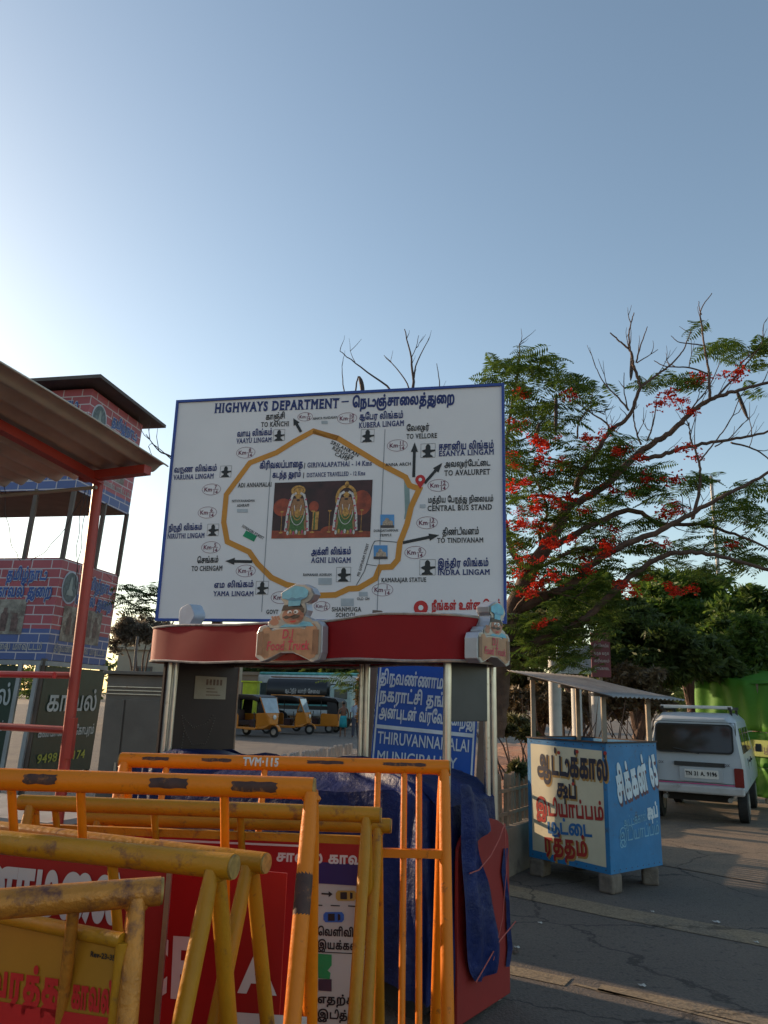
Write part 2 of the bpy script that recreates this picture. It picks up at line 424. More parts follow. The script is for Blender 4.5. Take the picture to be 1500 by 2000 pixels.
# ================================================================== HIGHWAY MAP BOARD
bl = P(303, 1213, 8.6); tl = P(345, 785, 8.6); tr = P(985, 750, 7.82)
ux = Vector((tr.x-tl.x, tr.y-tl.y, 0)); BW = ux.length; BH = (tl.z+tr.z)/2-(bl.z)+.012
board = thing('highway_map_board', 'large white road department map board with blue rim and orange ring route', 'signboard', (bl.x+ux.x/2, bl.y+ux.y/2, 0))
bp = Plane(Vector((tl.x, tl.y, bl.z)), ux)
bp.uy = Vector((0, 0, 1)); kk = (tr.z-tl.z)
bmat = mat('board_vinyl', (.77, .70, .69), .42, var=.03, scale=2, dirt=(.52, .50, .47), damt=.12, dscale=1.2)
g = MB(); b0 = .030
g.prism([(0, 0), (BW, 0), (BW, BH), (0, BH)], bp.pt(0, 0, -.03), bp.ux, bp.uy, bp.n*.028); g.build('face_sheet', bmat, board, W=True)
g = MB()
for q in (((0, b0/2), (BW, b0/2)), ((0, BH-b0/2), (BW, BH-b0/2)), ((b0/2, b0), (b0/2, BH-b0)), ((BW-b0/2, b0), (BW-b0/2, BH-b0))):
    g.bar(bp.pt(*q[0], 0), bp.pt(*q[1], 0), b0, b0*1.1, up=bp.n)
g.build('rim', mat('blue_rim_paint', (.02, .055, .27), .45, dirt=(.05, .05, .08), damt=.2), board, W=True)
g = MB()
for u in (BW*.18, BW*.82): 
    q = bp.pt(u, 0, -.09); 
    mb = MB(); mb.bar((q.x, q.y, -.05), (q.x, q.y, bl.z+BH-.05), .1, .1); mb.build('post', mat('board_post', (.12, .09, .08), .6, dirt=(.10, .05, .03)), board, W=True)
for v in (.25, 1.1, BH-.3):
    mb = MB(); mb.bar(bp.pt(.05, v, -.055), bp.pt(BW-.05, v, -.055), .045, .045); mb.build('crossbar', MC['board_post'], board, W=True)
# sheet joints
for xs in ((752, 838, 736, 1205), (529, 910, 511, 1195)):
    g = MB(); g1 = bp.uv(xs[0], xs[1]); g2 = bp.uv(xs[2], xs[3]); g.bar(bp.pt(*g1, .0), bp.pt(*g2, .0), .006, .004, up=bp.n)
    g.build('seam', mat('seam_grey', (.20, .21, .23), .5), board, W=True)
route = [(612, 842), (660, 856), (742, 906), (792, 932), (800, 948), (819, 955), (803, 990), (795, 1024), (781, 1060), (777, 1093), (765, 1107), (742, 1108), (733, 1130), (700, 1149), (681, 1150), (655, 1162), (620, 1163), (590, 1148), (560, 1142), (530, 1128), (503, 1101), (487, 1078), (444, 1058), (437, 1020), (442, 966), (488, 904), (540, 884), (575, 862)]
g = MB(); rp = [bp.uv(*q) for q in route]; rp = rp+rp[:2]; bp.line(g, rp, .062, e=.002)
g.build('route_line', mat('orange_route', (.60, .235, .02), .5, var=.06), board, W=True)
g = MB(); bp.line(g, [bp.uv(794, 935), bp.uv(796, 1000), bp.uv(794, 1014)], .055, e=.0012); g.build('lake_mark', mat('grey_green_print', (.24, .31, .29), .5), board, W=True)
T = 'textpx'
ti = dict(serif=True, bold=.028)
bp.letter('HIGHWAYS DEPARTMENT', 419, 806, 663, 796, 17, navy, board, serif=True, bold=.045); bp.letter('–', 668, 790, 681, 789, 14, navy, board, bold=.03)
bp.letter('நெடுஞ்சாலைத்துறை', 688, 795, 889, 786, 18, navy, board, bold=.05)
for t, x0, y0, x1, y1, h, m, se, bo in [
    ('காஞ்சி', 519, 820, 557, 817, 9, 's', 0, .02), ('TO KANCHI', 510, 834, 565, 832, 9, 's', 1, .015),
    ('வாயு லிங்கம்', 463, 853, 532, 849, 9, 'n', 0, .025), ('VAAYU LINGAM', 462, 866, 531, 863, 9, 'n', 1, .018),
    ('வருண லிங்கம்', 340, 923, 424, 919, 9, 'n', 0, .025), ('VARUNA LINGAM', 339, 937, 418, 934, 9, 'n', 1, .018),
    ('நிருதி லிங்கம்', 329, 1037, 395, 1034, 9, 'n', 0, .025), ('NIRUTHI LINGAM', 327, 1052, 400, 1050, 9, 'n', 1, .018),
    ('செங்கம்', 385, 1100, 427, 1098, 9, 's', 0, .025), ('TO CHENGAM', 374, 1115, 435, 1114, 9, 's', 1, .015),
    ('எம லிங்கம்', 418, 1148, 496, 1146, 9, 'n', 0, .025), ('YAMA LINGAM', 417, 1164, 496, 1164, 9, 'n', 1, .018),
    ('குபேர லிங்கம்', 702, 820, 788, 816, 10, 'n', 0, .025), ('KUBERA LINGAM', 701, 836, 790, 831, 10, 'n', 1, .018),
    ('வேலூர்', 794, 842, 839, 839, 9, 's', 0, .02), ('TO VELLORE', 794, 857, 854, 855, 9, 's', 1, .015),
    ('ஈசானிய லிங்கம்', 857, 879, 965, 875, 11, 'n', 0, .028), ('ESANYA LINGAM', 857, 891, 966, 887, 10, 'n', 1, .02),
    ('அவலூர்பேட்டை', 868, 912, 958, 909, 9, 's', 0, .02), ('TO AVALURPET', 868, 929, 958, 926, 10, 's', 1, .015),
    ('மத்திய பேருந்து நிலையம்', 836, 982, 964, 979, 9, 's', 0, .02), ('CENTRAL BUS STAND', 835, 998, 962, 995, 10, 's', 1, .018),
    ('திண்டிவனம்', 864, 1045, 936, 1043, 10, 's', 0, .02), ('TO TINDIVANAM', 854, 1060, 945, 1059, 9, 's', 1, .015),
    ('இந்திர லிங்கம்', 855, 1107, 955, 1105, 11, 'n', 0, .03), ('INDRA LINGAM', 855, 1123, 958, 1122, 10, 'n', 1, .022),
    ('கிரிவலப்பாதை', 507, 915, 592, 912, 10, 'n', 0, .03), ('/', 594, 915, 598, 914, 10, 's', 0, .01), ('GIRIVALAPATHAI - 14 Kms', 600, 913, 727, 909, 9, 'n', 1, .015),
    ('கடந்த தூரம்', 532, 933, 588, 931, 9, 'n', 0, .03), ('/', 592, 934, 596, 933, 10, 's', 0, .01), ('DISTANCE TRAVELLED - 12 Kms', 599, 932, 714, 928, 8, 'n', 1, .01),
    ('ADI ANNAMALAI', 465, 952, 531, 950, 8, 's', 1, .015), ('அக்னி லிங்கம்', 608, 1084, 686, 1082, 10, 'n', 0, .03), ('AGNI LINGAM', 608, 1099, 686, 1099, 10, 'n', 1, .02),
    ('KAMARAJAR STATUE', 745, 1137, 833, 1136, 8, 's', 1, .015), ('SHANMUGA', 648, 1194, 706, 1194, 8, 's', 1, .015), ('SCHOOL', 656, 1205, 696, 1205, 8, 's', 1, .015),
    ('GOVT', 520, 1199, 544, 1199, 8, 's', 1, .015), ('OLD GH', 697, 1172, 722, 1172, 5, 's', 1, .01), ('RAMANAR ASHRAM', 592, 1125, 648, 1125, 5, 's', 1, .01),
    ('NITHYANANDHA', 453, 981, 498, 980, 4.5, 's', 1, .012), ('ASHRAM', 463, 990, 487, 989, 5, 's', 1, .012), ('ABHAYA MANDABAM', 611, 820, 659, 817, 4.5, 's', 1, .008),
    ('ANNA ARCH', 753, 911, 803, 909, 6, 's', 0, .01), ('DURGAIYAMMAN', 730, 1039, 778, 1038, 4.5, 's', 1, .012), ('TEMPLE', 742, 1048, 765, 1047, 4.5, 's', 1, .012),
    ('SONAGIRI FOREST', 472, 1029, 514, 1054, 5, 's', 1, .01), ('PEI GOPURAM STREET', 702, 1126, 721, 1062, 5, 's', 1, .01),
    ('SRILANKAN', 645, 866, 700, 893, 6.5, 's', 1, .012), ('REFUGEE', 648, 877, 689, 898, 6.5, 's', 1, .012), ('CAMP', 653, 889, 680, 901, 6.5, 's', 1, .012),
    ('நீங்கள் உள்ள இடம்', 843, 1191, 979, 1189, 13, 'r', 0, .035)]:
    bp.letter(t, x0, y0, x1, y1, h*(1 if t.isascii() else 1.2), {'s': black, 'n': navy, 'r': redp}[m], board, serif=bool(se), bold=bo+.008, e=.0035)
maroon = mat('maroon_print', (.16, .01, .05), .5)
for n_, cx, cy in (('8', 480, 884), ('7', 413, 956), ('6', 405, 1001), ('5', 412, 1069), ('4', 480, 1115), ('3', 549, 1167), ('2', 629, 1184), ('1', 747, 1152), ('0', 811, 1079), ('13', 834, 1021), ('12', 856, 948), ('11', 776, 870), ('10', 678, 817), ('9', 596, 814)):
    g = MB(); u, v = bp.uv(cx, cy); s_ = .78 if n_ in ('2', '9') else 1
    bp.ring(g, u, v, .115*s_, .068*s_, .004); g2 = MB()
    bp.line(g2, [(u+.015, v-.003), (u+.085*s_, v+.001)], .005)
    o = g.build('kilometre_mark', maroon, board, W=True); g2.build('fraction_bar', maroon, o, W=True)
    for q in (('Km', u-.09*s_, v-.022*s_, None, .068*s_), (n_, u+.05*s_, v+.008, None, .058*s_), ('14', u+.05*s_, v-.052*s_, None, .058*s_)): bp.write(*q, maroon, o, bold=.018, align='L' if q[0] == 'Km' else 'C')
for p0, p1, hw in (((588, 844), (573, 817), 9), ((808, 932), (810, 864), 8), ((829, 944), (864, 904), 8), ((787, 1060), (858, 1045), 8), ((493, 1097), (440, 1096), 7)):
    g = MB(); a = Vector(bp.uv(*p0)); b = Vector(bp.uv(*p1)); d = (b-a).normalized(); t = Vector((-d.y, d.x)); h = .11 if hw < 9 else .085; c_ = b-d*h
    bp.poly(g, [tuple(q) for q in (a-t*.016, c_-t*.016, c_-t*.04, b, c_+t*.04, c_+t*.016, a+t*.016)], .003); g.build('direction_arrow', black, board, W=True)
for cx, cy, s_ in ((545, 850, .9), (441, 921, .9), (416, 1035, .9), (512, 1148, .95), (718, 851, 1), (836, 880, 1.05), (835, 1108, 1.1), (671, 1122, 1.05)):
    u, v = bp.uv(cx, cy); g = MB(); k = .075*s_; w_ = .003
    for q in (((-1, -1), (1, -1)), ((1, -1), (1, 1)), ((1, 1), (-1, 1)), ((-1, 1), (-1, -1))):
        bp.line(g, [(u+q[0][0]*k, v+q[0][1]*k), (u+q[1][0]*k, v+q[1][1]*k)], w_)
    fr = g.build('emblem_frame', black, board, W=True); g = MB()
    sh = [(-.75, -.95), (.7, -.95), (.6, -.75), (.35, -.6), (.3, -.35), (.62, -.2), (1.05, -.1), (1.0, .12), (.4, .1), (.33, .2), (.33, .6), (.2, .85), (0, .93), (-.2, .85), (-.33, .6), (-.33, .2), (-.6, .12), (-.85, .0), (-.7, -.2), (-.35, -.35), (-.35, -.6), (-.7, -.75)]
    bp.poly(g, [(u+a*k, v+b*k) for a, b in sh], .0035); g.build('lingam_emblem', black, fr, W=True)
# small prints
g = MB(); bp.polypx(g, [(481, 1036), (502, 1047), (496, 1058), (474, 1047)]); g.build('forest_mark', mat('green_print', (.0, .22, .09), .5), board, W=True)
lg = mat('light_grey_print', (.42, .43, .45), .5)
for x0, y0, x1, y1 in ((463, 994, 484, 1001), (622, 1129, 648, 1142), (820, 985, 831, 992), (666, 1169, 691, 1184), (701, 1156, 718, 1165), (628, 822, 640, 828)):
    g = MB(); bp.polypx(g, [(x0, y0), (x1, y0), (x1, y1), (x0, y1)]); g.build('place_mark', lg, board, W=True)
g = MB(); bp.line(g, [bp.uv(*q) for q in ((776, 1059), (740, 1056), (732, 1057), (727, 1066), (716, 1102), (712, 1115), (696, 1143))], .008); bp.line(g, [bp.uv(716, 1102), bp.uv(736, 1105)], .006)
g.build('street_line', mat('dark_grey_print', (.08, .09, .1), .5), board, W=True)
for cx, cy, r_ in ((821, 937, .055), (822, 1187, .075)):
    u, v = bp.uv(cx, cy); g = MB(); pts = [(u+r_*math.cos(t), v+r_*math.sin(t)) for t in [math.radians(-30+i*240/14) for i in range(15)]]+[(u, v-r_*1.9)]
    bp.poly(g, pts, .004); pin = g.build('place_pin', redp, board, W=True); g = MB(); bp.ellipse(g, u, v, r_*.36, r_*.36, .006, 14); g.build('pin_hole', white, pin, W=True)
for x0, y0, x1, y1 in ((743, 1005, 770, 1031), (730, 1065, 757, 1092)):
    g = MB(); g.mi = 0; bp.polypx(g, [(x0, y0), (x1, y0), (x1, y1), (x0, y1)], .0035); 
    g.mi = 1; ym = y1-5; cx = (x0+x1)/2
    bp.polypx(g, [(x0+4, ym), (x0+5, ym-7), (cx-5, ym-9), (cx-3, y0+7), (cx+2, y0+7), (cx+4, ym-10), (x1-3, ym-8), (x1-2, ym)], .0045)
    g.mi = 2; bp.polypx(g, [(x0, y1-5), (x1, y1-5), (x1, y1), (x0, y1)], .0048)
    g.build('temple_picture', [mat('picture_sky', (.10, .28, .55), .5), mat('picture_stone', (.42, .30, .22), .5, var=.5, scale=60), mat('picture_dark', (.07, .05, .05), .5)], board, W=True)
# the two garlanded idols, a printed photograph
px0, py0, px1, py1 = 533, 939, 727, 1051
a = bp.uv(537, 943); b = bp.uv(728, 937); c = bp.uv(723, 1049); d = bp.uv(530, 1052)
def pic(x, y):      # 0..1 across and up the print
    p = Vector(d).lerp(Vector(c), x); q = Vector(a).lerp(Vector(b), x); return tuple(p.lerp(q, y))
mm = [mat('photo_backdrop', (.045, .010, .010), .45, var=.6, scale=6), mat('photo_glow', (.30, .045, .015), .45, var=.5, scale=9), mat('photo_gold', (.50, .24, .05), .45, var=.55, scale=40), mat('photo_white', (.60, .52, .48), .45, var=.4, scale=60), mat('photo_green', (.06, .13, .03), .45, var=.5, scale=50), mat('photo_dark', (.03, .012, .012), .45), mat('photo_pink', (.48, .06, .12), .45, var=.4, scale=60), mat('photo_face', (.34, .15, .06), .45, var=.3, scale=50)]
g = MB(); bp.poly(g, [pic(0, 0), pic(1, 0), pic(1, 1), pic(0, 1)], .003)
W_ = .995*1.16
def sh(i, pts, e): g.mi = i; bp.poly(g, [pic(*p) for p in pts], e)
def el(i, x, y, rx, ry, e, n=18): sh(i, [(x+rx*math.cos(2*math.pi*k/n), y+ry*math.sin(2*math.pi*k/n)) for k in range(n)], e)
def rg(i, x, y, rx, ry, wd, e, a0=0, a1=360, n=20):
    g.mi = i; bp.line(g, [pic(x+rx*math.cos(math.radians(a0+(a1-a0)*k/n)), y+ry*math.sin(math.radians(a0+(a1-a0)*k/n))) for k in range(n+1)], wd, e)
el(1, .10, .55, .10, .16, .0036); el(1, .42, .55, .05, .1, .0036); el(1, .9, .6, .1, .22, .0036); el(1, .62, .12, .12, .09, .0036); sh(1, [(0, 0), (1, 0), (1, .1), (0, .14)], .0034)
for X, hd in ((.255, 0), (.745, 1)):
    if hd == 0:
        el(2, X-.005, .84, .075, .10, .004); rg(5, X, .83, .05, .07, .005, .0046, 0, 180)
    else:
        rg(2, X, .68, .095, .22, .035, .004, -40, 220); rg(5, X, .68, .08, .19, .004, .0046, -40, 220); el(2, X, .93, .02, .06, .004)
    sh(7, [(X-.10, .06), (X+.10, .06), (X+.085, .45), (X+.05, .70), (X-.05, .70), (X-.085, .45)], .0044)
    sh(4, [(X-.085, .08), (X+.085, .08), (X+.06, .40), (X-.06, .40)], .0048)
    el(7, X, .66, .032, .07, .0052); el(5, X, .67, .018, .02, .0056); el(2, X, .75, .03, .05, .0054)
    for sx in (-1, 1):
        q = [(X+sx*.02, .80), (X+sx*.06, .76), (X+sx*.085, .60), (X+sx*.105, .40), (X+sx*.115, .12)]
        g.mi = 3; bp.line(g, [pic(*p) for p in q], .026, .006)
        for k_ in range(5):
            t = .16+k_*.13; g.mi = 6; el(6, X+sx*(.115-.05*t), t, .012, .018, .0066, 8)
    rg(3, X, .58, .035, .14, .009, .0062, 180, 360); rg(2, X, .52, .055, .20, .010, .0058, 180, 360); rg(3, X, .48, .072, .25, .007, .006, 180, 360); rg(4, X, .45, .08, .29, .011, .0057, 180, 360)
    el(2, X, .44, .03, .08, .0064)
    for q in range(7): el((3, 2, 6)[q % 3], X-.09+q*.03, .09+.02*(q % 2), .012, .04, .0068, 8)
    for sx in (-1, 1):
        if (X+sx*.16) < .95:
            g.mi = 2; bp.line(g, [pic(X+sx*.16, .10), pic(X+sx*.16, .48)], .006, .0045); el(2, X+sx*.16, .47, .02, .014, .0047, 8); el(2, X+sx*.16, .1, .022, .015, .0047, 8)
sh(2, [(.41, .14), (.47, .14), (.475, .46), (.415, .46)], .0042); sh(4, [(.425, .15), (.44, .15), (.44, .45), (.425, .45)], .0046)
g.build('shrine_picture', mm, board, W=True)
# ================================================================== BLUE MUNICIPAL SIGN
L_ = P(734, 1418, 6.5); R_ = P(925, 1437, 6.3)
sux = (R_-L_).normalized(); nn = sux.cross(Vector((0, 0, 1))).normalized(); suy = nn.cross(sux)*1.0
sp = Plane(L_, sux, suy); SW = (R_-L_).length
bsign = thing('welcome_sign', 'tall blue municipal welcome sign leaning right behind the food cart', 'sign', (L_.x+.3, L_.y, 0))
ub, vb = sp.uv(922, 1560); ut, vt = 0, .92
bluem = mat('blue_sign_paint', (.010, .085, .42), .45, var=.08, dirt=(.02, .05, .2), damt=.15)
g = MB(); g.prism([(-.02, vb), (SW+.02, vb), (SW+.02, vt), (-.02, vt)], sp.pt(0, 0, -.02), sp.ux, sp.uy, sp.n*.018); g.build('panel', bluem, bsign, W=True)
g = MB(); wl = .014
sp.line(g, [(0, vb+.02), (SW, vb+.02), (SW, vt-.02), (0, vt-.02), (0, vb+.02)], wl); sgw = mat('sign_white', (.62, .66, .72), .5); g.build('white_border', sgw, bsign, W=True); g = MB(); sp.line(g, [(0, 0), (SW, 0)], .03, .003); g.build('white_band', sgw, bsign, W=True)
for t, x0, y0, x1, y1, h in (('திருவண்ணாமலை', 742, 1333, 902, 1349, 20), ('நகராட்சி தங்களை', 741, 1368, 925, 1386, 20), ('அன்புடன் வரவேற்கிறது', 740, 1400, 925, 1420, 19), ('THIRUVANNAMALAI', 737, 1451, 917, 1469, 23), ('MUNICIPALITY', 735, 1487, 892, 1503, 22)):
    sp.letter(t, x0, y0, x1, y1, h*(1 if t.isascii() else 1.15), sgw, bsign, bold=.03 if t[0] > 'z' else .012, e=.004)
pm = mat('sign_post_brown', (.17, .11, .085), .6, dirt=(.08, .04, .03), damt=.3)
for u in (-.075, SW+.075):
    g = MB(); a_ = sp.pt(u, vt+.02, -.03); b_ = sp.pt(u, vb-.1, -.03); b_ = a_+(b_-a_)*(a_.z/(a_.z-b_.z)*1.0); g.bar(a_, b_, .075, .06, up=sp.n); g.build('post', pm, bsign, W=True)
# ================================================================== FOOD CART
R0 = Vector((.362, 4.52, 0)); L0 = Vector((-1.64, 5.93, 0)); fu = (R0-L0).normalized(); fn = Vector((-fu.y, fu.x, 0)); fn = fn if fn.y > 0 else -fn; FW = (R0-L0).length
def fc(u, v, z): return L0+fu*u+fn*(v*1.13)+Vector((0, 0, z))       # u from left to right, v to the back
cart = thing('food_cart', 'street food cart with dark red wavy canopy on steel posts', 'food cart', L0+fu*FW/2)
red_can = mat('canopy_red', (.25, .007, .010), .6, var=.10, scale=3, dirt=(.15, .012, .012), damt=.2, spec=.25)
trim = mat('tarnished_trim', (.48, .42, .36), .4, .6, var=.3, scale=20, dirt=(.2, .1, .06), damt=.4)
darkroof = mat('canopy_dark', (.09, .012, .012), .8, dirt=(.12, .05, .04), damt=.2)
# canopy outline (u,v) with rounded corners; skirt around it
ol = []; ol0 = (-.12, -.10, FW+.20, .66); rr = .16
def corner(cx, cy, a0, a1, n=6): return [(cx+rr*math.cos(math.radians(a0+(a1-a0)*i/n)), cy+rr*math.sin(math.radians(a0+(a1-a0)*i/n))) for i in range(n+1)]
u0, v0, u1, v1 = ol0
ol = corner(u0+rr, v0+rr, 180, 270)+[(u0+rr+(u1-u0-2*rr)*i/18, v0) for i in range(1, 18)]+corner(u1-rr, v0+rr, 270, 360)+corner(u1-rr, v1-rr, 0, 90)+[(u1-rr-(u1-u0-2*rr)*i/18, v1) for i in range(1, 18)]+corner(u0+rr, v1-rr, 90, 180)
ol = [(u, v if v < .2 else v-.22*max(0, min(1, u/FW))) for u, v in ol]
def ztop(u): return 2.125+.006*math.sin(u*3.1+.5)+.005*math.sin(u*6.3)+.02*math.exp(-((u-2.02)/.25)**2)
def zbot(u): return 1.872+.006*math.sin(u*3.3+1.6)+.005*math.sin(u*7.1+1)
g = MB(); n = len(ol); vs = []
for u, v in ol:
    w_ = .003*math.sin(u*9)+.002*math.sin(u*23+1)
    for k in range(4):
        t = k/3; z = zbot(u)*(1-t)+ztop(u)*t; vs.append(fc(u, v+w_*math.sin(t*3.14), z))
g.add(vs, [(i*4+k, ((i+1) % n)*4+k, ((i+1) % n)*4+k+1, i*4+k+1) for i in range(n) for k in range(3)]); g.build('canopy_skirt', red_can, cart, W=True, smooth=True)
for nm, fz, e, rd in (('trim_strip', ztop, .0, .009), ('trim_strip', zbot, .0, .009)):
    g = MB(); g.path([fc(u+e, v, fz(u)) for u, v in ol+ol[:2]], rd, 6); g.build(nm, trim, cart, W=True, smooth=True)
g = MB(); cu, cv = (u0+u1)/2, (v0+v1)/2; vs = []
for k, (s_, dz) in enumerate(((.99, -.03), (.97, .006), (.8, .014), (.02, .02))):
    for u, v in ol: vs.append(fc(cu+(u-cu)*s_, cv+(v-cv)*s_, ztop(u)+dz))
g.add(vs, [(k*n+i, k*n+(i+1) % n, (k+1)*n+(i+1) % n, (k+1)*n+i) for k in range(3) for i in range(n)]); g.build('canopy_roof', darkroof, cart, W=True, smooth=True)
g = MB(); g.face([fc(cu+(u-cu)*.98, cv+(v-cv)*.98, 1.92) for u, v in ol]); g.build('ceiling_board', mat('cart_ceiling', (.05, .035, .03), .7), cart, W=True)
for a_, b_ in (((-.05, .1), (FW+.1, .1)), ((-.05, .50), (FW+.1, .28)), ((.5, -.05), (.5, .5)), ((1.5, -.05), (1.5, .36))):
    g = MB(); g.bar(fc(a_[0], a_[1], 1.895), fc(b_[0], b_[1], 1.895), .03, .03); g.build('roof_bar', mat('dark_steel', (.07, .055, .05), .5, .4), cart, W=True)
def post(px, y0, y1, D, r=.022, rz=.0):
    a = P(px, y0, D); g = MB(); g.tube((a.x, a.y, 1.90), (a.x+rz, a.y, .0), r, n=12); g.build('steel_post', steel, cart, W=True, smooth=True)
post(334, 1305, 0, 5.96, .028); post(345, 1305, 0, 5.92, .016)
post(874, 1300, 0, 4.50, .024)
def u_at(px, v): q = along(fc(0, v, 0), fu, px, 1450); return (q-fc(0, v, 0)).dot(fu)
for px, v, r in ((963, .47, .022), (950, .42, .020), (702, .45, .018), (713, .47, .022)):
    g = MB(); p = fc(u_at(px, v), v, 0); g.tube((p.x+.015, p.y, .0), (p.x, p.y, 1.90), r, n=12); g.build('steel_post', steel, cart, W=True, smooth=True)
# left side wall, with notice and chain
w0 = L0+fn*.02; w1 = L0+fn*.80; wl_ = (w1-w0)
wm = mat('dark_wall_panel', (.035, .018, .014), .55, var=.3, scale=3, dirt=(.07, .045, .035), damt=.35)
g = MB(); side = Plane(w0, (w1-w0).normalized()); sw = (w1-w0).length; g.prism([(0, .5), (sw, .5), (sw, 1.90), (0, 1.90)], side.pt(0, 0, -.012), side.ux, side.uy, side.n*.02); g.build('side_wall', wm, cart, W=True)
g = MB(); g.bar(side.pt(sw, .5, .0), side.pt(sw, 1.90, 0), .014, .03); g.build('wall_edge', mat('worn_edge', (.28, .2, .15), .5, .3, var=.4, scale=20), cart, W=True)
q = side.pt(0, 0, 1); se = .009 if (Vector((0, 0, 0))-side.o).dot(side.n) > 0 else -.013
u_a, v_a = side.uv(380, 1320); u_b, v_b = side.uv(438, 1366)
g = MB(); side.poly(g, [(u_a, v_b), (u_b, v_b), (u_b, v_a), (u_a, v_a)], se+.003)
nt = g.build('notice_sheet', mat('aged_paper', (.40, .36, .28), .7, dirt=(.3, .22, .15), damt=.3, dscale=20), cart, W=True)
g = MB(); du = u_b-u_a; dv = v_a-v_b
for k in range(5): side.poly(g, [(u_a+du*(.34+k*.11), v_b+dv*.62), (u_a+du*(.41+k*.11), v_b+dv*.62), (u_a+du*(.41+k*.11), v_b+dv*.88), (u_a+du*(.34+k*.11), v_b+dv*.88)], se+.005)
for r in range(3): side.poly(g, [(u_a+du*.36, v_b+dv*(.16+r*.14)), (u_a+du*(.82-.1*r), v_b+dv*(.16+r*.14)), (u_a+du*(.82-.1*r), v_b+dv*(.2+r*.14)), (u_a+du*.36, v_b+dv*(.2+r*.14))], se+.005)
g.build('faded_print', mat('faded_brown_print', (.17, .10, .07), .6, var=.5, scale=60), nt, W=True)
for k_, pts in enumerate((((352, 1395), (357, 1425), (349, 1480)), ((352, 1397), (375, 1422), (400, 1412), (415, 1395)), ((357, 1425), (372, 1455), (400, 1452), (418, 1400)))):
    g = MB(); pw = [side.uv(*p) for p in pts]
    for (a, b) in zip(pw[:-1], pw[1:]):
        m_ = max(2, int(math.hypot(b[0]-a[0], b[1]-a[1])/.02))
        for i in range(m_):
            t = (i+.5)/m_; c_ = side.pt(a[0]+(b[0]-a[0])*t, a[1]+(b[1]-a[1])*t, se+.008); g.ball(c_, (.0025, .0025, .005), 6, 4)
    g.build('chain', mat('chain_dull', (.20, .17, .15), .5, .4), cart, W=True)
# hanging dark box on the right side
a_ = P(882, 1300, 4.56); b_ = fc(u_at(955, .40), .40, 0)
hp = Plane((a_.x, a_.y, 0), Vector((b_.x-a_.x, b_.y-a_.y, 0))); hw_ = Vector((b_.x-a_.x, b_.y-a_.y, 0)).length
zb_ = P(920, 1409, 4.75).z
g = MB(); g.prism([(0, zb_), (hw_, zb_-.0), (hw_, 1.89), (0, 1.89)], hp.pt(0, 0, -.03), hp.ux, hp.uy, hp.n*.02); g.build('hanging_side_panel', mat('smoked_panel', (.045, .047, .05), .5, .2, var=.25, scale=3, dirt=(.10, .085, .07), damt=.25), cart, W=True, bevel=.004)
# cart body under the tarpaulin
g = MB(); g.prism([(-.02, 0), (FW+.05, 0), (FW+.05, .44), (-.02, .44)], fc(0, 0, .28), fu, fn, Vector((0, 0, .72))); g.build('cart_body', mat('cart_body_red', (.17, .012, .012), .5), cart, W=True)
for u in (.3, FW-.2):
    for v in (.02, .42):
        g = MB(); c_ = fc(u, v, .2); g.tube(c_-fn*.03, c_+fn*.03, .2, n=20); g.build('wheel', mat('tyre', (.02, .02, .02), .8), cart, W=True)
# red end board with a rounded top
er = Plane(fc(FW+.10, -.02, 0), fn); ew = .62
pts = [(0, .03), (ew, .03), (ew, .82)]+[(ew*.5+ew*.5*math.cos(math.radians(t)), .85+.15*math.sin(math.radians(t))) for t in range(10, 171, 16)]+[(0, .80)]
if (Vector((0, 0, 0))-er.o).dot(er.n) < 0: er.n = -er.n
g = MB(); g.prism(pts, er.pt(0, 0, 0), er.ux, er.uy, er.n*.02); g.build('red_end_board', mat('red_ply', (.23, .010, .008), .7, var=.15, scale=3, dirt=(.16, .03, .02), damt=.3), cart, W=True, bevel=.004)
# tarpaulin: separate thing lying over the cart
tarpm = mat('blue_tarpaulin', (.007, .016, .085), .5, var=.4, scale=5, bump=.9, bscale=11, dirt=(.015, .035, .14), damt=.3, spec=.25)
tp = MB(); rng = random.Random(3); ph = [rng.uniform(0, 6.28) for _ in range(12)]
def tarp(a, h):
    # a: 0..1 round the outline, h: 0 bottom .. 1 top centre
    t = a*2*math.pi; cu_, cv_ = FW/2-.0, .20; hu, hv = FW/2+.075, .36
    c, s_ = math.cos(t), math.sin(t); k = .18
    du = math.copysign(abs(c)**k, c); dv = math.copysign(abs(s_)**k, s_)
    if h < .6:
        q = h/.6; z = .14+.98*q; ins = 1.0
        wv = .030*(1-q*.5)*(math.sin(t*7+ph[0]+q*1.5)+.7*math.sin(t*13+ph[1]+q*3.5*math.sin(t*2))+.4*math.sin(t*29+ph[2]+q*2)+.5*math.sin(q*9+t*5))
        pu = cu_+du*(hu+wv*.6); pv = cv_+dv*(hv+wv)
    else:
        q = (h-.6)/.4; ins = 1-q; z = 1.12+.13*math.sin(q*1.57)+.02*math.sin(t*6+q*5)+.014*math.sin(t*15+ph[4])
        pu = cu_+du*hu*ins; pv = cv_+dv*hv*ins
    z += .045*math.sin(pu*3.3+1.0)+.02*math.sin(pu*9)*(1 if h > .3 else .3)
    return fc(pu, pv, z)
tp.grid(tarp, 150, 22); tarp_o = tp.build('tarpaulin', tarpm, None, smooth=True)
tag(tarp_o, 'crumpled blue tarpaulin tied over the food cart counter', 'tarpaulin')
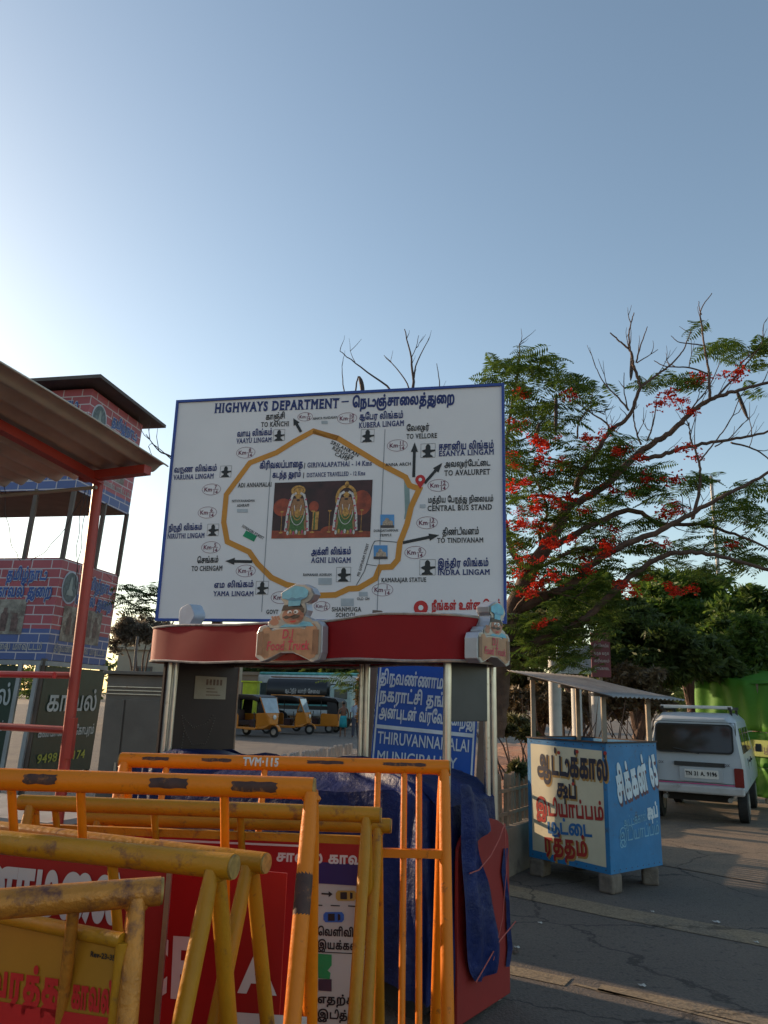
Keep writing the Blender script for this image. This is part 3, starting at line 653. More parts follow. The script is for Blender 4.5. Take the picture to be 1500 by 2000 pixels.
# hanging corner flap and its torn strip, joined under the same tarpaulin
g = MB(); er2 = Plane(er.o, er.ux); er2.n = er.n
rows = [(1530, 884, 893), (1545, 884, 910), (1570, 884, 930), (1592, 884, 941), (1612, 884, 938), (1640, 884, 914), (1700, 884, 930), (1765, 886, 949), (1830, 890, 956), (1870, 896, 953), (1895, 903, 949), (1912, 910, 922)]
def flap(a, r):
    i = min(int(r*(len(rows)-1)), len(rows)-2); f = r*(len(rows)-1)-i; y, l, q = [rows[i][k]*(1-f)+rows[i+1][k]*f for k in range(3)]
    u, v = er2.uv(l+(q-l)*a, y); return er2.pt(u, v, .062+.013*math.sin(u*38+v*5)+.012*math.sin(v*13+u*9)*(.3+a))
g.grid(flap, 14, 44); g.build('corner_flap', tarpm, tarp_o, smooth=True)
g = MB(); st = [(978, 1655), (975, 1700), (981, 1760), (983, 1810), (987, 1850), (981, 1885)]
vs = []
for i, p in enumerate(st):
    u, v = er2.uv(*p); wd_ = .02+.012*math.sin(i*2); vs += [er2.pt(u-wd_, v, .03), er2.pt(u+.004, v, .045), er2.pt(u+wd_, v, .028)]
g.add(vs, [(3*i+k, 3*i+k+1, 3*i+k+4, 3*i+k+3) for i in range(len(st)-1) for k in range(2)]); g.build('torn_strip', tarpm, tarp_o, smooth=True)
g = MB(); strm = mat('pink_string', (.42, .10, .08), .8)
g.path([er2.pt(*er2.uv(*p), .075) for p in ((893, 1702), (912, 1695), (935, 1668), (952, 1636), (963, 1606))], .0035, 5)
g.path([er2.pt(*er2.uv(*p), .075) for p in ((905, 1912), (930, 1870), (950, 1835), (984, 1795))], .0035, 5)
g.path([er2.pt(*er2.uv(*p), .075) for p in ((964, 1606), (966, 1700), (958, 1790), (940, 1870))], .0022, 5)
so_ = g.build('tie_string', strm, None, kind=None) if False else g.build('tie_string', strm, tarp_o)
# shop signs on the canopy (cut-out, thick, silver edged)
silver = mat('sign_silver', (.42, .42, .45), .35, .5, var=.15, dirt=(.25, .2, .18), damt=.25)
scroll = [(-.50, -.02), (-.5, .26), (-.46, .34), (-.36, .36), (-.29, .30), (-.18, .32), (.2, .33), (.30, .31), (.36, .39), (.46, .38), (.52, .32), (.53, .02), (.5, -.06), (.4, -.09), (.3, -.05), (.1, .02), (-.1, .02), (-.28, -.05), (-.4, -.08)]
headol = [(-.26, .30), (-.27, .42), (-.22, .50), (-.14, .52), (-.10, .62), (-.08, .74), (-.12, .80), (-.13, .92), (-.04, 1.0), (.05, 1.06), (.16, 1.04), (.24, .97), (.28, .86), (.24, .76), (.18, .72), (.20, .60), (.17, .50), (.26, .44), (.32, .33)]
hd = lambda a, b: (a*1.32+.02, .30+(b-.30)*.70) if b > .299 else (a, b)
headol = [hd(*p) for p in headol]
def shop_sign(pl, u, v, s_, label, depth=.06, front=True):
    o_ = pl.pt(u, v, 0)
    t = thing('chef_sign', label, 'shop sign', (o_.x, o_.y, o_.z), group='chef cut-out signs on the canopy')
    g = MB(); out = [(a*s_, b*s_) for a, b in scroll]; g.prism(out, o_, pl.ux, pl.uy, pl.n*depth); g.build('scroll_box', silver, t, W=True, bevel=.004)
    g = MB(); g.prism([(a*s_, b*s_) for a, b in headol], pl.pt(u, v, -.0), pl.ux, pl.uy, pl.n*(depth-.002)); g.build('figure_box', silver, t, W=True, bevel=.004)
    ct = Vector((.0, .12))
    def shr(pts, k, c=None):
        c = c or (sum(p[0] for p in pts)/len(pts), sum(p[1] for p in pts)/len(pts)); return [(c[0]+(p[0]-c[0])*k, c[1]+(p[1]-c[1])*k) for p in pts]
    def pp(m_, pts, e, nm, par=t):
        if nm not in ('scroll_print', 'scroll_roll', 'figure_print'): pts = [hd(*p) for p in pts]
        g = MB(); pl.poly(g, [(u+a*s_, v+b*s_) for a, b in pts], depth+e); return g.build(nm, m_, par, W=True)
    def ep(m_, cx, cy, rx, ry, e, nm): return pp(m_, [(cx+rx*math.cos(i*.42), cy+ry*math.sin(i*.42)) for i in range(15)], e, nm)
    cream = mat('sign_cream', (.50, .44, .36), .5); pp(cream, shr(scroll, .96), .002, 'scroll_print'); pp(mat('sign_tan', (.40, .20, .10), .5, var=.2, scale=12), shr(scroll, .86), .004, 'scroll_print')
    for x_ in (-.42, .44): pp(mat('sign_brown', (.22, .10, .05), .5, var=.2, scale=14), [(x_-.05, .0), (x_+.04, .0), (x_+.04, .28), (x_-.05, .28)], .006, 'scroll_roll')
    pp(cream, shr(headol, .94), .0022, 'figure_print')
    skin_ = mat('sign_skin', (.42, .17, .10), .5); cyan = mat('sign_cyan', (.13, .42, .55), .5, var=.2, scale=12); dk = mat('sign_dark', (.03, .015, .012), .5)
    pp(cyan, [(-.12, .33), (-.05, .38), (.1, .36), (.16, .42), (.24, .40), (.29, .33)], .0042, 'jacket_print')
    ep(skin_, .04, .52, .13, .14, .0050, 'face_print'); pp(dk, [(-.1, .60), (-.08, .70), (.12, .72), (.17, .62), (.16, .55), (.1, .63), (0, .62)], .0062, 'hair_print')
    pp(cyan, [(-.02, .68), (-.02, .78), (-.10, .82), (-.10, .92), (-.02, .97), (.05, 1.02), (.15, .99), (.21, .92), (.2, .82), (.13, .78), (.12, .68)], .0074, 'hat_print')
    pp(mat('sign_cyan_dark', (.07, .27, .42), .5), [(-.08, .82), (-.02, .80), (.02, .83), (.07, .80), (.12, .82), (.19, .80), (.13, .775), (-.02, .775)], .0082, 'hat_shade')
    ep(white, .0, .575, .028, .035, .0068, 'eye_print'); ep(white, .075, .58, .028, .035, .0068, 'eye_print'); ep(dk, .008, .57, .013, .016, .0078, 'pupil_print'); ep(dk, .068, .575, .013, .016, .0078, 'pupil_print')
    pp(dk, [(-.08, .50), (-.03, .53), (.01, .505), (.06, .53), (.13, .52), (.10, .475), (.05, .465), (.01, .485), (-.04, .46)], .0070, 'moustache_print')
    ep(skin_, .0, .535, .03, .026, .0079, 'nose_print'); pp(redp, [(-.0, .43), (.03, .40), (.07, .41), (.09, .44)], .0070, 'mouth_print')
    ep(skin_, -.18, .42, .055, .055, .0050, 'hand_print')
    for k in range(3): pp(skin_, [(-.2+k*.035, .45), (-.225+k*.035, .52), (-.2+k*.035, .53), (-.175+k*.035, .46)], .0052, 'finger_print')
    g = MB(); pk = mat('sign_pink', (.50, .01, .06), .5)
    pl.write('D.J', u-.08*s_, v+.19*s_, .18*s_, .15*s_, pk, t, bold=.02, slant=.12, e=depth+.008); pl.write('Food Truck', u-.32*s_, v+.055*s_, .66*s_, .15*s_, pk, t, bold=.018, slant=.18, e=depth+.008); return t
fp = Plane(fc(0, -.11, 0), fu); fp.n = -fn
a_ = fp.uv(572, 1280); shop_sign(fp, a_[0], a_[1], .545, 'chef figure sign on the long front of the red canopy')
rp_ = Plane(fc(FW+.20, 0, 0), fn); rp_.n = fu.copy(); rp_.ux = fn.copy()
a_ = P(950, 1290, 4.3); shop_sign(rp_, .10, 1.89, .40, 'chef figure sign seen edge on at the right end of the canopy', depth=.08)
# small round sign head behind the canopy on the left (back of another cut-out)
c_ = P(386, 1204, 6.0); t = thing('round_sign_back', 'small pale grey scalloped disc standing on the canopy at the left', 'shop sign', (c_.x, c_.y, c_.z-.1))
g = MB(); out = [(0.085*(1+.06*math.cos(5*a))*math.cos(a), .085*(1+.06*math.cos(5*a))*math.sin(a)) for a in [i*2*math.pi/40 for i in range(40)]]
g.prism(out, c_, fu, (0, 0, 1), -fn*.09+fu*-.03); g.build('disc', mat('pale_blue_grey', (.36, .42, .52), .5, dirt=(.4, .3, .24), damt=.3), t, W=True, bevel=.003)
g = MB(); g.bar((c_.x, c_.y+.02, c_.z-.14), (c_.x, c_.y+.02, c_.z), .06, .03); g.build('stem', silver, t, W=True)
# ================================================================== BARRICADES
yel = mat('barricade_orange', (.72, .19, .004), .45, spec=.3, var=.10, scale=3, dirt=(.16, .05, .02), damt=.34, dscale=17, bump=.15, bscale=50)
yel2 = mat('barricade_ochre', (.44, .19, .008), .45, spec=.3, var=.15, scale=4, dirt=(.17, .065, .025), damt=.42, dscale=15, bump=.2, bscale=50)
cop = mat('barricade_worn', (.50, .19, .025), .32, .3, var=.3, scale=8, dirt=(.14, .05, .03), damt=.6, dscale=13, bump=.3, bscale=60)
peel = mat('peeled_primer', (.060, .022, .015), .65, var=.4, scale=30, dirt=(.34, .12, .02), dscale=22, damt=.5)
capm = mat('tube_cap', (.34, .20, .05), .5, var=.4, scale=40, dirt=(.1, .05, .02))
BG = 'yellow police barricades stacked in front of the food cart'
def barricade(A, B, r, m, label, spl=.55, rails=((.33, .016),), bars=(.1, .3, .5, .7, .9), tapes=(), foot0=.0, legr=None, midbar=True, caps=True, leg_in=.05, th=26, legpatch=0, rs=1):
    A = Vector(A); B = Vector(B); d = (B-A); L = d.length; mid = (A+B)/2; az = math.atan2(d.y, d.x); root = thing('police_barricade', label, 'barricade', (mid.x, mid.y, 0), az, BG)
    def lc(x, y, z): return Vector((x, y, z))
    za, zb = A.z, B.z; zt = lambda x: za+(zb-za)*(x/L+.5)
    g = MB(); g.tube((-L/2, 0, za), (L/2, 0, zb), r, n=20); g.build('top_rail', m, root, smooth=True)
    if caps:
        for s_ in (-1, 1):
            g = MB(); g.tube((s_*(L/2-.001), 0, zt(s_*L/2)), (s_*(L/2+.006), 0, zt(s_*L/2)), r*.93, n=20); g.build('end_cap', capm, root, smooth=True)
    lr = (legr or r*.8)*.80
    for s_ in (-1, 1):
        x = s_*(L/2-leg_in)
        for y in (-1, 1):
            g = MB(); z = zt(x); g.path([(x, y*r*.5, z-r*.3), (x, y*(r*.5+.03), z-.12), (x, y*spl, .0)], [lr*.8, lr, lr], 14); g.build('leg', m, root, smooth=True)
        g = MB(); g.ball((x, 0, zt(x)-r*.9), (lr*1.25, r*.95, r*.45), 12, 6); g.build('weld', m, root, smooth=True)
    if legpatch:
        x = L/2-leg_in; z = zt(x); a_ = Vector((x, -(r*.5+.03), z-.12)); b_ = Vector((x, -spl, 0)); g = MB(); g.path([a_.lerp(b_, .075), a_.lerp(b_, .09), a_.lerp(b_, .15), a_.lerp(b_, .16)], [lr*.99, lr*1.02, lr*1.02, lr*.99], 14, caps=False); g.build('peeled_patch', peel, root, smooth=True)
    for dz, rr_ in rails:
        for y in (rs,):
            f = dz/zb; g = MB(); yy = y*(r*.5+(spl-r*.5)*f); x = L/2-leg_in
            g.bar((-x, yy, zt(-x)-dz), (x, yy, zt(x)-dz), rr_*2, rr_*2); g.build('middle_rail', m, root)
    for b in bars:
        x = -L/2+L*b; g = MB(); dz = rails[-1][0] if rails else .9
        f = .92; yb = rs*(r*.5+(spl-r*.5)*f)
        g.path([(x, 0, zt(x)-r*.4), (x, yb, zt(x)*.08)], [.0135, .0135], 10); g.build('upright_bar', m, root, smooth=True)
    for x0, x1, ang in tapes:
        g = MB(); nn_ = 8; seg = 7; vs = []
        for i in range(seg+1):
            x = -L/2+L*(x0+(x1-x0)*i/seg); e1 = 2.5*math.sin(i*2.3+x0*20); e2 = 3*math.cos(i*1.7+x1*9)
            if i in (0, seg): e1 += 3; e2 -= 3
            for k in range(nn_+1):
                a = math.radians(ang-th+e1+(2*th+e2-e1)*k/nn_); vs.append((x+.003*math.sin(k*5+i), -math.sin(a)*(r+.0012), zt(x)+math.cos(a)*(r+.0012)))
        g.add(vs, [(i*(nn_+1)+k, i*(nn_+1)+k+1, (i+1)*(nn_+1)+k+1, (i+1)*(nn_+1)+k) for i in range(seg) for k in range(nn_)]); g.build('peeled_patch', peel, root, smooth=True)
    return root
def bpt(px, py, D): return P(px, py, D)
B1 = barricade(bpt(237, 1484, 3.5), bpt(876, 1499, 3.5), .031, yel, 'orange barricade at the back, lettered TVM-115 on its top rail', tapes=((.07, .15, 70), (.25, .34, 70), (.57, .68, 68), (.80, .93, 70)), th=13, bars=(.14, .44, .785, .865, .91), legr=.031, leg_in=.02, rs=-1, spl=.40)
g = MB(); q = rmat(B1); 
Lb = (bpt(876, 1499, 3.5)-bpt(237, 1484, 3.5)).length
V, T_, wd = layout('TVM·115', .045); V, T_ = tess(V, T_, .12); s_ = .155/wd; x0 = -Lb/2+Lb*(477-237)/(876-237)
zz = (bpt(237, 1484, 3.5).z+bpt(876, 1499, 3.5).z)/2
vs = []
for a, b in V:
    an = math.radians(76)-(b*.050-.017)/.0322; vs.append((x0+a*s_, -math.sin(an)*.0322, zz+math.cos(an)*.0322))
g.add(vs, T_); g.build('painted_number', mat('chalk_white', (.62, .58, .52), .7, var=.2, scale=60), B1)
barricade(bpt(-290, 1513, 2.48), bpt(612, 1540, 2.45), .032, yel, 'bright orange barricade crossing the left with three dark peeled patches', tapes=((.385, .455, 78), (.655, .735, 78), (.83, .925, 84)), bars=(.10, .35, .50, .81), legr=.030, rails=((.95, .016),), leg_in=.005, legpatch=1)
barricade(bpt(40, 1567, 3.2), bpt(742, 1592, 3.1), .029, yel2, 'ochre barricade third from the food cart with a flattened leg top', tapes=(), bars=(.10, .38, .62), legr=.027, rails=((.10, .014),))
barricade(bpt(172, 1598, 3.42), bpt(762, 1613, 3.32), .029, yel2, 'ochre barricade whose round capped rail end sticks out right', tapes=(), bars=(.12, .5), legr=.027, rails=((.10, .014),))
barricade(bpt(-320, 1611, 2.52), bpt(455, 1693, 2.1), .031, yel2, 'ochre barricade in front of the red panel with white letters', bars=(.05, .735), legr=.028, rails=((.90, .014),), spl=.38)
barricade(bpt(-180, 1600, 2.95), bpt(518, 1686, 2.38), .029, yel2, 'ochre barricade pushed close behind the one with the white letters', bars=(.1, .4), legr=.027, rails=((.88, .014),), spl=.38)
barricade(bpt(-450, 1802, 1.68), bpt(313, 1740, 1.92), .031, cop, 'nearest barricade with worn coppery rail and capped pipe end', bars=(.755,), legr=.028, rails=(), spl=.34)
# ---- boards hung on the barricades
def panel_thing(label, p0, p1, zt_, zb_, m, th=.006, e=0):
    p0 = Vector(p0); p1 = Vector(p1); d = Vector((p1.x-p0.x, p1.y-p0.y, 0)); pl = Plane((p0.x, p0.y, 0), d); L = d.length
    t = thing('barricade_board', label, 'board', ((p0.x+p1.x)/2, (p0.y+p1.y)/2, zb_), group='sheet metal boards hung on the barricades')
    g = MB(); g.prism([(0, zb_), (L, zb_), (L, zt_), (0, zt_)], pl.pt(0, 0, -th), pl.ux, pl.uy, pl.n*th); g.build('sheet', m, t, W=True)
    return t, pl, L
redm = mat('red_board_paint', (.36, .012, .014), .4, var=.08, scale=2)
whm = mat('board_white_print', (.66, .64, .62), .45, var=.06)
# near yellow board
a_ = P(-330, 1728, 2.3); b_ = P(232, 1836, 1.86)
ym = mat('yellow_board_paint', (.40, .17, .012), .42, var=.1, scale=3, dirt=(.2, .09, .02), damt=.25, dscale=6)
t, pl, L = panel_thing('yellow board with red Tamil police lettering, nearest of the boards', a_, b_, 1.112, .35, ym)
g = MB(); g.tube(pl.pt(-.02, 1.122, 0), pl.pt(L+.01, 1.122, 0), .016, n=14); g.build('top_tube', yel2, t, W=True, smooth=True)
g = MB(); g.tube(pl.pt(L+.012, 1.12, 0), pl.pt(L+.012, .0, 0), .015, n=12); g.build('side_tube', yel2, t, W=True, smooth=True)
g = MB(); g.tube(pl.pt(.0, 1.12, 0), pl.pt(.0, .0, 0), .015, n=12); g.build('side_tube', yel2, t, W=True, smooth=True)
pl.letter('போக்குவரத்து', -175, 1915, 126, 1963, 50, redp, t, bold=.05, e=.003); pl.letter('காவல்', 140, 1965, 222, 1978, 50, redp, t, bold=.05, e=.003)
g = MB(); pl.textpx(g, 'Rev-23-35', 178, 1867, 227, 1876, 10, bold=.04, e=.003); g.build('black_lettering', black, t, W=True)
g = MB(); pl.polypx(g, [(-200, 1925), (235, 1990), (235, 2150), (-200, 2150)], .003); g.build('red_band', redp, t, W=True)
# red board with the town name and POLICE
a_ = P(-420, 1610, 2.75); b_ = P(328, 1700, 2.42); zt_ = P(100, 1672, 2.5).z
t, pl, L = panel_thing('red board with big white Tamil letters behind the ochre barricade', a_, b_, zt_+.03, .2, redm)
g = MB(); g.bar(pl.pt(L+.006, zt_+.03, 0), pl.pt(L+.006, .1, 0), .014, .014); g.build('silver_edge', steel, t, W=True)
g = MB(); pl.textpx(g, 'திருவண்ணாமலை', -300, 1742, 238, 1800, 88, bold=.05, e=.003); g.build('white_lettering', whm, t, W=True)
# red board with POLICE
a_ = P(-100, 1650, 2.95); b_ = P(560, 1706, 2.62)
t, pl, L = panel_thing('red board with white English POLICE letters low on it', a_, b_, P(500, 1700, 2.65).z, .15, redm)
g = MB(); pl.textpx(g, 'POLICE', 60, 1922, 383, 1947, 105, bold=.04, e=.003); g.build('lettering', whm, t, W=True); pl.letter('A', 470, 1935, 540, 1940, 70, whm, t, bold=.04, e=.003)
g = MB(); pl.polypx(g, [(440, 1975), (600, 1985), (600, 2060), (440, 2060)], .003); g.build('white_block', whm, t, W=True)
# traffic board
a_ = P(165, 1612, 3.42); b_ = P(722, 1640, 3.30)
t, pl, L = panel_thing('traffic board with red and navy header and car pictograms', a_, b_, P(500, 1626, 3.36).z, .15, mat('traffic_board_white', (.50, .48, .42), .45, var=.08, scale=2, dirt=(.35, .28, .18), damt=.2))
g = MB(); pl.polypx(g, [(160, 1612), (735, 1634), (735, 1690), (160, 1668)], .002); g.build('red_header', redm, t, W=True)
g = MB(); pl.polypx(g, [(620, 1683), (735, 1690), (735, 1732), (620, 1725)], .0024); g.build('navy_band', mat('board_navy', (.025, .018, .12), .45), t, W=True)
g = MB(); pl.polypx(g, [(165, 1668), (612, 1684), (612, 2080), (165, 2080)], .0022); g.build('red_field', redm, t, W=True)
g = MB(); pl.letter('சாலை காவல்', 540, 1681, 735, 1689, 19, whm, t, bold=.04, e=.004); pl.line(g, [pl.uv(165, 1634), pl.uv(612, 1653)], .008, .0035); g.build('white_line', whm, t, W=True)
for tt, y_ in (('வெளிவிட்டு', 1826), ('இயக்கவும்', 1852), ('எதற்கும்', 1958), ('இடித்தல்', 1988)): pl.letter(tt, 620, y_, 718, y_+4, 15, black, t, bold=.035, e=.003)
g = MB(); pl.line(g, [pl.uv(628, 1745), pl.uv(645, 1746)], .006, .003); g.build('arrow_shaft', black, t, W=True); g = MB(); pl.polypx(g, [(642, 1740), (650, 1746), (642, 1752)], .0034); g.build('arrow_head', black, t, W=True)
for k in range(4): g = MB(); pl.line(g, [pl.uv(612+k*34, 1767+k), pl.uv(630+k*34, 1768+k)], .004, .003); g.build('lane_dash', black, t, W=True)
g = MB(); pl.line(g, [pl.uv(628, 1859), pl.uv(730, 1864)], .003, .003); g.build('thin_line', black, t, W=True)
def carpic(x, y, m_, nm):
    g = MB(); g.mi = 0; w_, h_ = 20, 10
    pl.polypx(g, [(x-w_, y-h_*.5), (x-w_*.8, y-h_), (x+w_*.8, y-h_), (x+w_, y-h_*.5), (x+w_, y+h_*.5), (x+w_*.8, y+h_), (x-w_*.8, y+h_), (x-w_, y+h_*.5)], .003)
    g.mi = 1; pl.polypx(g, [(x-w_*.55, y-h_*.7), (x+w_*.1, y-h_*.7), (x+w_*.1, y+h_*.7), (x-w_*.55, y+h_*.7)], .004); pl.polypx(g, [(x+w_*.4, y-h_*.7), (x+w_*.65, y-h_*.5), (x+w_*.65, y+h_*.5), (x+w_*.4, y+h_*.7)], .004); g.build(nm, [m_, black], t, W=True)
carpic(676, 1749, mat('pict_yellow', (.42, .27, .05), .5), 'yellow_car_print'); carpic(652, 1791, mat('pict_blue', (.03, .12, .42), .5), 'blue_car_print')
g = MB(); pl.polypx(g, [(620, 1862), (648, 1864), (648, 1885), (640, 1895), (646, 1900), (644, 1912), (622, 1910)], .003); g.build('green_vehicle_print', mat('pict_green', (.02, .26, .08), .5), t, W=True)
g = MB(); pl.polypx(g, [(622, 1912), (648, 1912), (648, 1936), (622, 1934)], .003); g.build('dark_vehicle_print', mat('pict_dark', (.06, .03, .05), .5), t, W=True)
# ================================================================== SOUP CART
s0 = Vector((2.14, 7.5, 0)); sf = Vector((-.62, .785, 0)); ss = Vector((.785, .62, 0)); zb_, zt_ = .165, 1.305
soup = thing('soup_stall', 'blue and cream painted soup stall under a tilted tin roof', 'stall', s0+sf*.45+ss*.4)
def sc(a, b, z): return s0+sf*a+ss*b+Vector((0, 0, z))       # a along the lettered front, b along the blue side
sblue = mat('stall_blue', (.016, .16, .36), .5, var=.14, scale=4, dirt=(.05, .07, .09), damt=.38, dscale=7, bump=.15, bscale=12)
scream = mat('stall_cream', (.58, .53, .38), .55, var=.1, scale=3, dirt=(.44, .36, .23), damt=.36, dscale=6)
th = .022; FA, FB = .96, .83
g = MB(); g.prism([(0, zb_), (FA, zb_), (FA, zt_), (0, zt_)], sc(0, 0, 0), sf, (0, 0, 1), ss*th); g.build('front_board', sblue, soup, W=True)
g = MB(); g.prism([(th, zb_), (FB, zb_), (FB, zt_), (th, zt_)], sc(0, 0, 0), ss, (0, 0, 1), sf*th); g.build('side_board', sblue, soup, W=True)
g = MB(); g.prism([(th, zb_), (FB, zb_), (FB, zt_), (th, zt_)], sc(FA-th, 0, 0), ss, (0, 0, 1), sf*th); g.build('side_board', sblue, soup, W=True)
g = MB(); g.prism([(th, zb_), (FA-th, zb_), (FA-th, zt_), (th, zt_)], sc(0, FB-th, 0), sf, (0, 0, 1), ss*th); g.build('back_board', sblue, soup, W=True)
g = MB(); g.prism([(th, th), (FA-th, th), (FA-th, FB-th), (th, FB-th)], sc(0, 0, zt_-.10), sf, ss, (0, 0, .02)); g.build('counter_top', mat('stall_wood', (.14, .09, .06), .7, var=.3, scale=8), soup, W=True)
g = MB(); g.prism([(th, th), (FA-th, th), (FA-th, FB-th), (th, FB-th)], sc(0, 0, zb_+.01), sf, ss, (0, 0, .02)); g.build('floor_board', MC['stall_wood'], soup, W=True)
g = MB(); em = mat('rust_edge', (.05, .03, .025), .7, var=.4, scale=30)
rim = [sc(0, 0, zt_+.006), sc(FA, 0, zt_+.006), sc(FA, FB, zt_+.006), sc(0, FB, zt_+.006)]
for i in range(4):
    g = MB(); g.bar(rim[i], rim[(i+1) % 4], .03, .014); g.build('rim_strip', em, soup, W=True)
fpl = Plane(sc(0, 0, 0), -sf); fpl.o = sc(FA, 0, 0)
g = MB(); fpl.poly(g, [(.05, zb_+.07), (FA-.045, zb_+.055), (FA-.045, zt_-.07), (.045, zt_-.055)], .0015); g.build('cream_field', scream, soup, W=True)
black2 = mat('stall_black_print', (.010, .012, .035), .6); shd = mat('stall_ochre_print', (.42, .23, .06), .5); rdp = mat('stall_red_print', (.36, .02, .015), .5); blp = mat('stall_blue_print', (.02, .13, .34), .5)
DOT = '\u0bcd'
for t_, x0, y0, x1, y1, h, m_, sh_, nm in (('ஆட்டுக்கால்', 1050, 1508, 1190, 1524, 42, black2, shd, 'black_lettering'), ('சூப்', 1088, 1555, 1128, 1560, 31, black2, shd, 'black_lettering'), ('இடியாப்பம்', 1048, 1590, 1182, 1602, 28, rdp, None, 'red_lettering'), ('முட்டை', 1070, 1626, 1158, 1634, 25, blp, None, 'blue_lettering'), ('ரத்தம்', 1064, 1662, 1150, 1673, 32, rdp, shd, 'red_lettering')):
    if sh_:
        g = MB(); fpl.textpx(g, t_, x0+2.5, y0+3.5, x1+2.5, y1+3.5, h, bold=.055, e=.003); g.build('letter_shadow', sh_, soup, W=True)
    g = MB(); fpl.textpx(g, t_, x0, y0, x1, y1, h, bold=.036, e=.005); g.build(nm, m_, soup, W=True)
for x, y in ((1092, 1470), (1128, 1468), (1183, 1471), (1120, 1531)): g = MB(); u, v = fpl.uv(x, y); fpl.ellipse(g, u, v, .018, .018, .007, 12); g.build('red_dot', rdp, soup, W=True)
rpl = Plane(sc(0, 0, 0), ss)
pw = mat('stall_pale_print', (.52, .60, .66), .5); pf = mat('stall_faint_print', (.16, .36, .50), .5)
g = MB(); rpl.textpx(g, 'சிக்கன் 65', 1210, 1570, 1289, 1531, 58, bold=.085, e=.0025); g.build('dark_letter_shadow', mat('stall_dark_print', (.10, .04, .06), .5), soup, W=True)
g = MB(); rpl.textpx(g, 'சிக்கன் 65', 1208, 1566, 1287, 1528, 58, bold=.05, e=.0045); g.build('pale_lettering', pw, soup, W=True)
g = MB(); rpl.textpx(g, 'சூப்', 1265, 1600, 1286, 1593, 24, bold=.06, e=.003); g.build('pale_lettering', pw, soup, W=True)
g = MB(); rpl.textpx(g, 'ஆட்டுக்கால்', 1218, 1617, 1263, 1602, 18, bold=.0, e=.003); g.build('faint_lettering', pf, soup, W=True); rpl.letter('இடியாப்பம்', 1210, 1646, 1288, 1628, 24, pf, soup, name='faint_lettering', e=.003)
for i in range(9):
    for zz in (zb_+.03, zt_-.03):
        g = MB(); fpl.ellipse(g, .05+i*(FA-.1)/8, zz, .006, .006, .003, 8); g.build('nail_head', em, soup, W=True)
        g = MB(); rpl.ellipse(g, .05+i*(FB-.1)/8, zz, .006, .006, .003, 8); g.build('nail_head', em, soup, W=True)
wood = mat('grey_wood_post', (.26, .21, .16), .75, var=.25, scale=9, dirt=(.12, .09, .07), damt=.3)
D4 = P(1194, 1361, 7.3); C4 = along(D4, ss, 1338, 1368); A4 = along(D4, sf, 990, 1310); B4 = A4+(C4-D4)
def roofz(p):
    n_ = (B4-A4).cross(D4-A4); return A4.z-((p.x-A4.x)*n_.x+(p.y-A4.y)*n_.y)/n_.z
for a, b in ((.04, .04), (FA-.05, .04), (FA-.05, FB-.05), (.04, FB-.05)):
    p = sc(a, b, 0); g = MB(); g.bar((p.x, p.y, zt_-.12), (p.x, p.y, roofz(p)-.035), .042, .042); g.build('roof_post', wood, soup, W=True)
for a in (.06, .45, .84):
    p = sc(a, -.1, 0); q = sc(a, FB+.1, 0); g = MB(); g.bar((p.x, p.y, roofz(p)-.025), (q.x, q.y, roofz(q)-.025), .03, .03); g.build('roof_batten', wood, soup, W=True)
tin = mat('old_tin', (.30, .29, .28), .5, .55, var=.2, scale=6, dirt=(.15, .11, .09), damt=.35, dscale=5)
def tinroof(u, v):
    p = A4.lerp(B4, u).lerp(D4.lerp(C4, u), v); n_ = (B4-A4).cross(D4-A4).normalized(); n_ = n_ if n_.z > 0 else -n_
    return p+n_*(.007*math.cos(u*2*math.pi*17)+.012*math.sin(v*3)*math.sin(u*5))
g = MB(); g.grid(tinroof, 136, 6); o = g.build('tin_roof', tin, soup, W=True, smooth=True); sm = o.modifiers.new('sheet', 'SOLIDIFY'); sm.thickness = .003
stone = mat('foot_stone', (.15, .12, .095), .85, var=.3, scale=10, bump=.6, bscale=20)
for i, (a, b) in enumerate(((.06, .07), (FA-.08, .07), (FA-.08, FB-.1), (.08, FB-.1))):
    p = sc(a, b, .0825); t = tag(MB().box((0, 0, 0), (.17+.02*i, .15, .165)).build('foot_stone', stone, bevel=.02), ('grey stone block under the near corner of the soup stall', 'brown stone block under the left front corner of the soup stall', 'stone block under the hidden back corner of the soup stall', 'stone block under the right back corner of the soup stall')[i], 'stone', 'stone blocks under the soup stall')
    t.location = p; t.rotation_euler = (0, 0, .7+.2*i)
# ================================================================== TIN ROOF SHELTER on the left
redst = mat('shelter_red_paint', (.36, .035, .022), .42, var=.15, scale=3, dirt=(.14, .04, .03), damt=.25)
E0 = Vector((-1.267, 4.3, 2.93)); ed = Vector((-.916, .401, 0)); rd = Vector((-.4, -.915, .112)); 
shel = thing('tin_roof_shelter', 'open shelter with corrugated sheet roof on red steel posts at the left edge', 'shelter', (-1.7, 4.5, 0))
def sroof(u, v):
    a = u*3.0; p = E0+ed*a+rd*(v*2.4); return p+Vector((0, 0, .02*math.sin(a*2*math.pi/.15)+.012*math.sin(v*5+a)))
g = MB(); g.grid(sroof, 240, 8); sheet = mat('asbestos_sheet', (.46, .42, .36), .85, var=.15, scale=5, dirt=(.30, .26, .21), damt=.35, dscale=3)
o = g.build('roof_sheet', sheet, shel, W=True, smooth=True); sm = o.modifiers.new('sheet', 'SOLIDIFY'); sm.thickness = .008; sm.offset = 1
def rp2(a, v, dz=-.06): p = E0+ed*a+rd*v; return p+Vector((0, 0, dz))
pt0 = P(187, 905, 4.55)
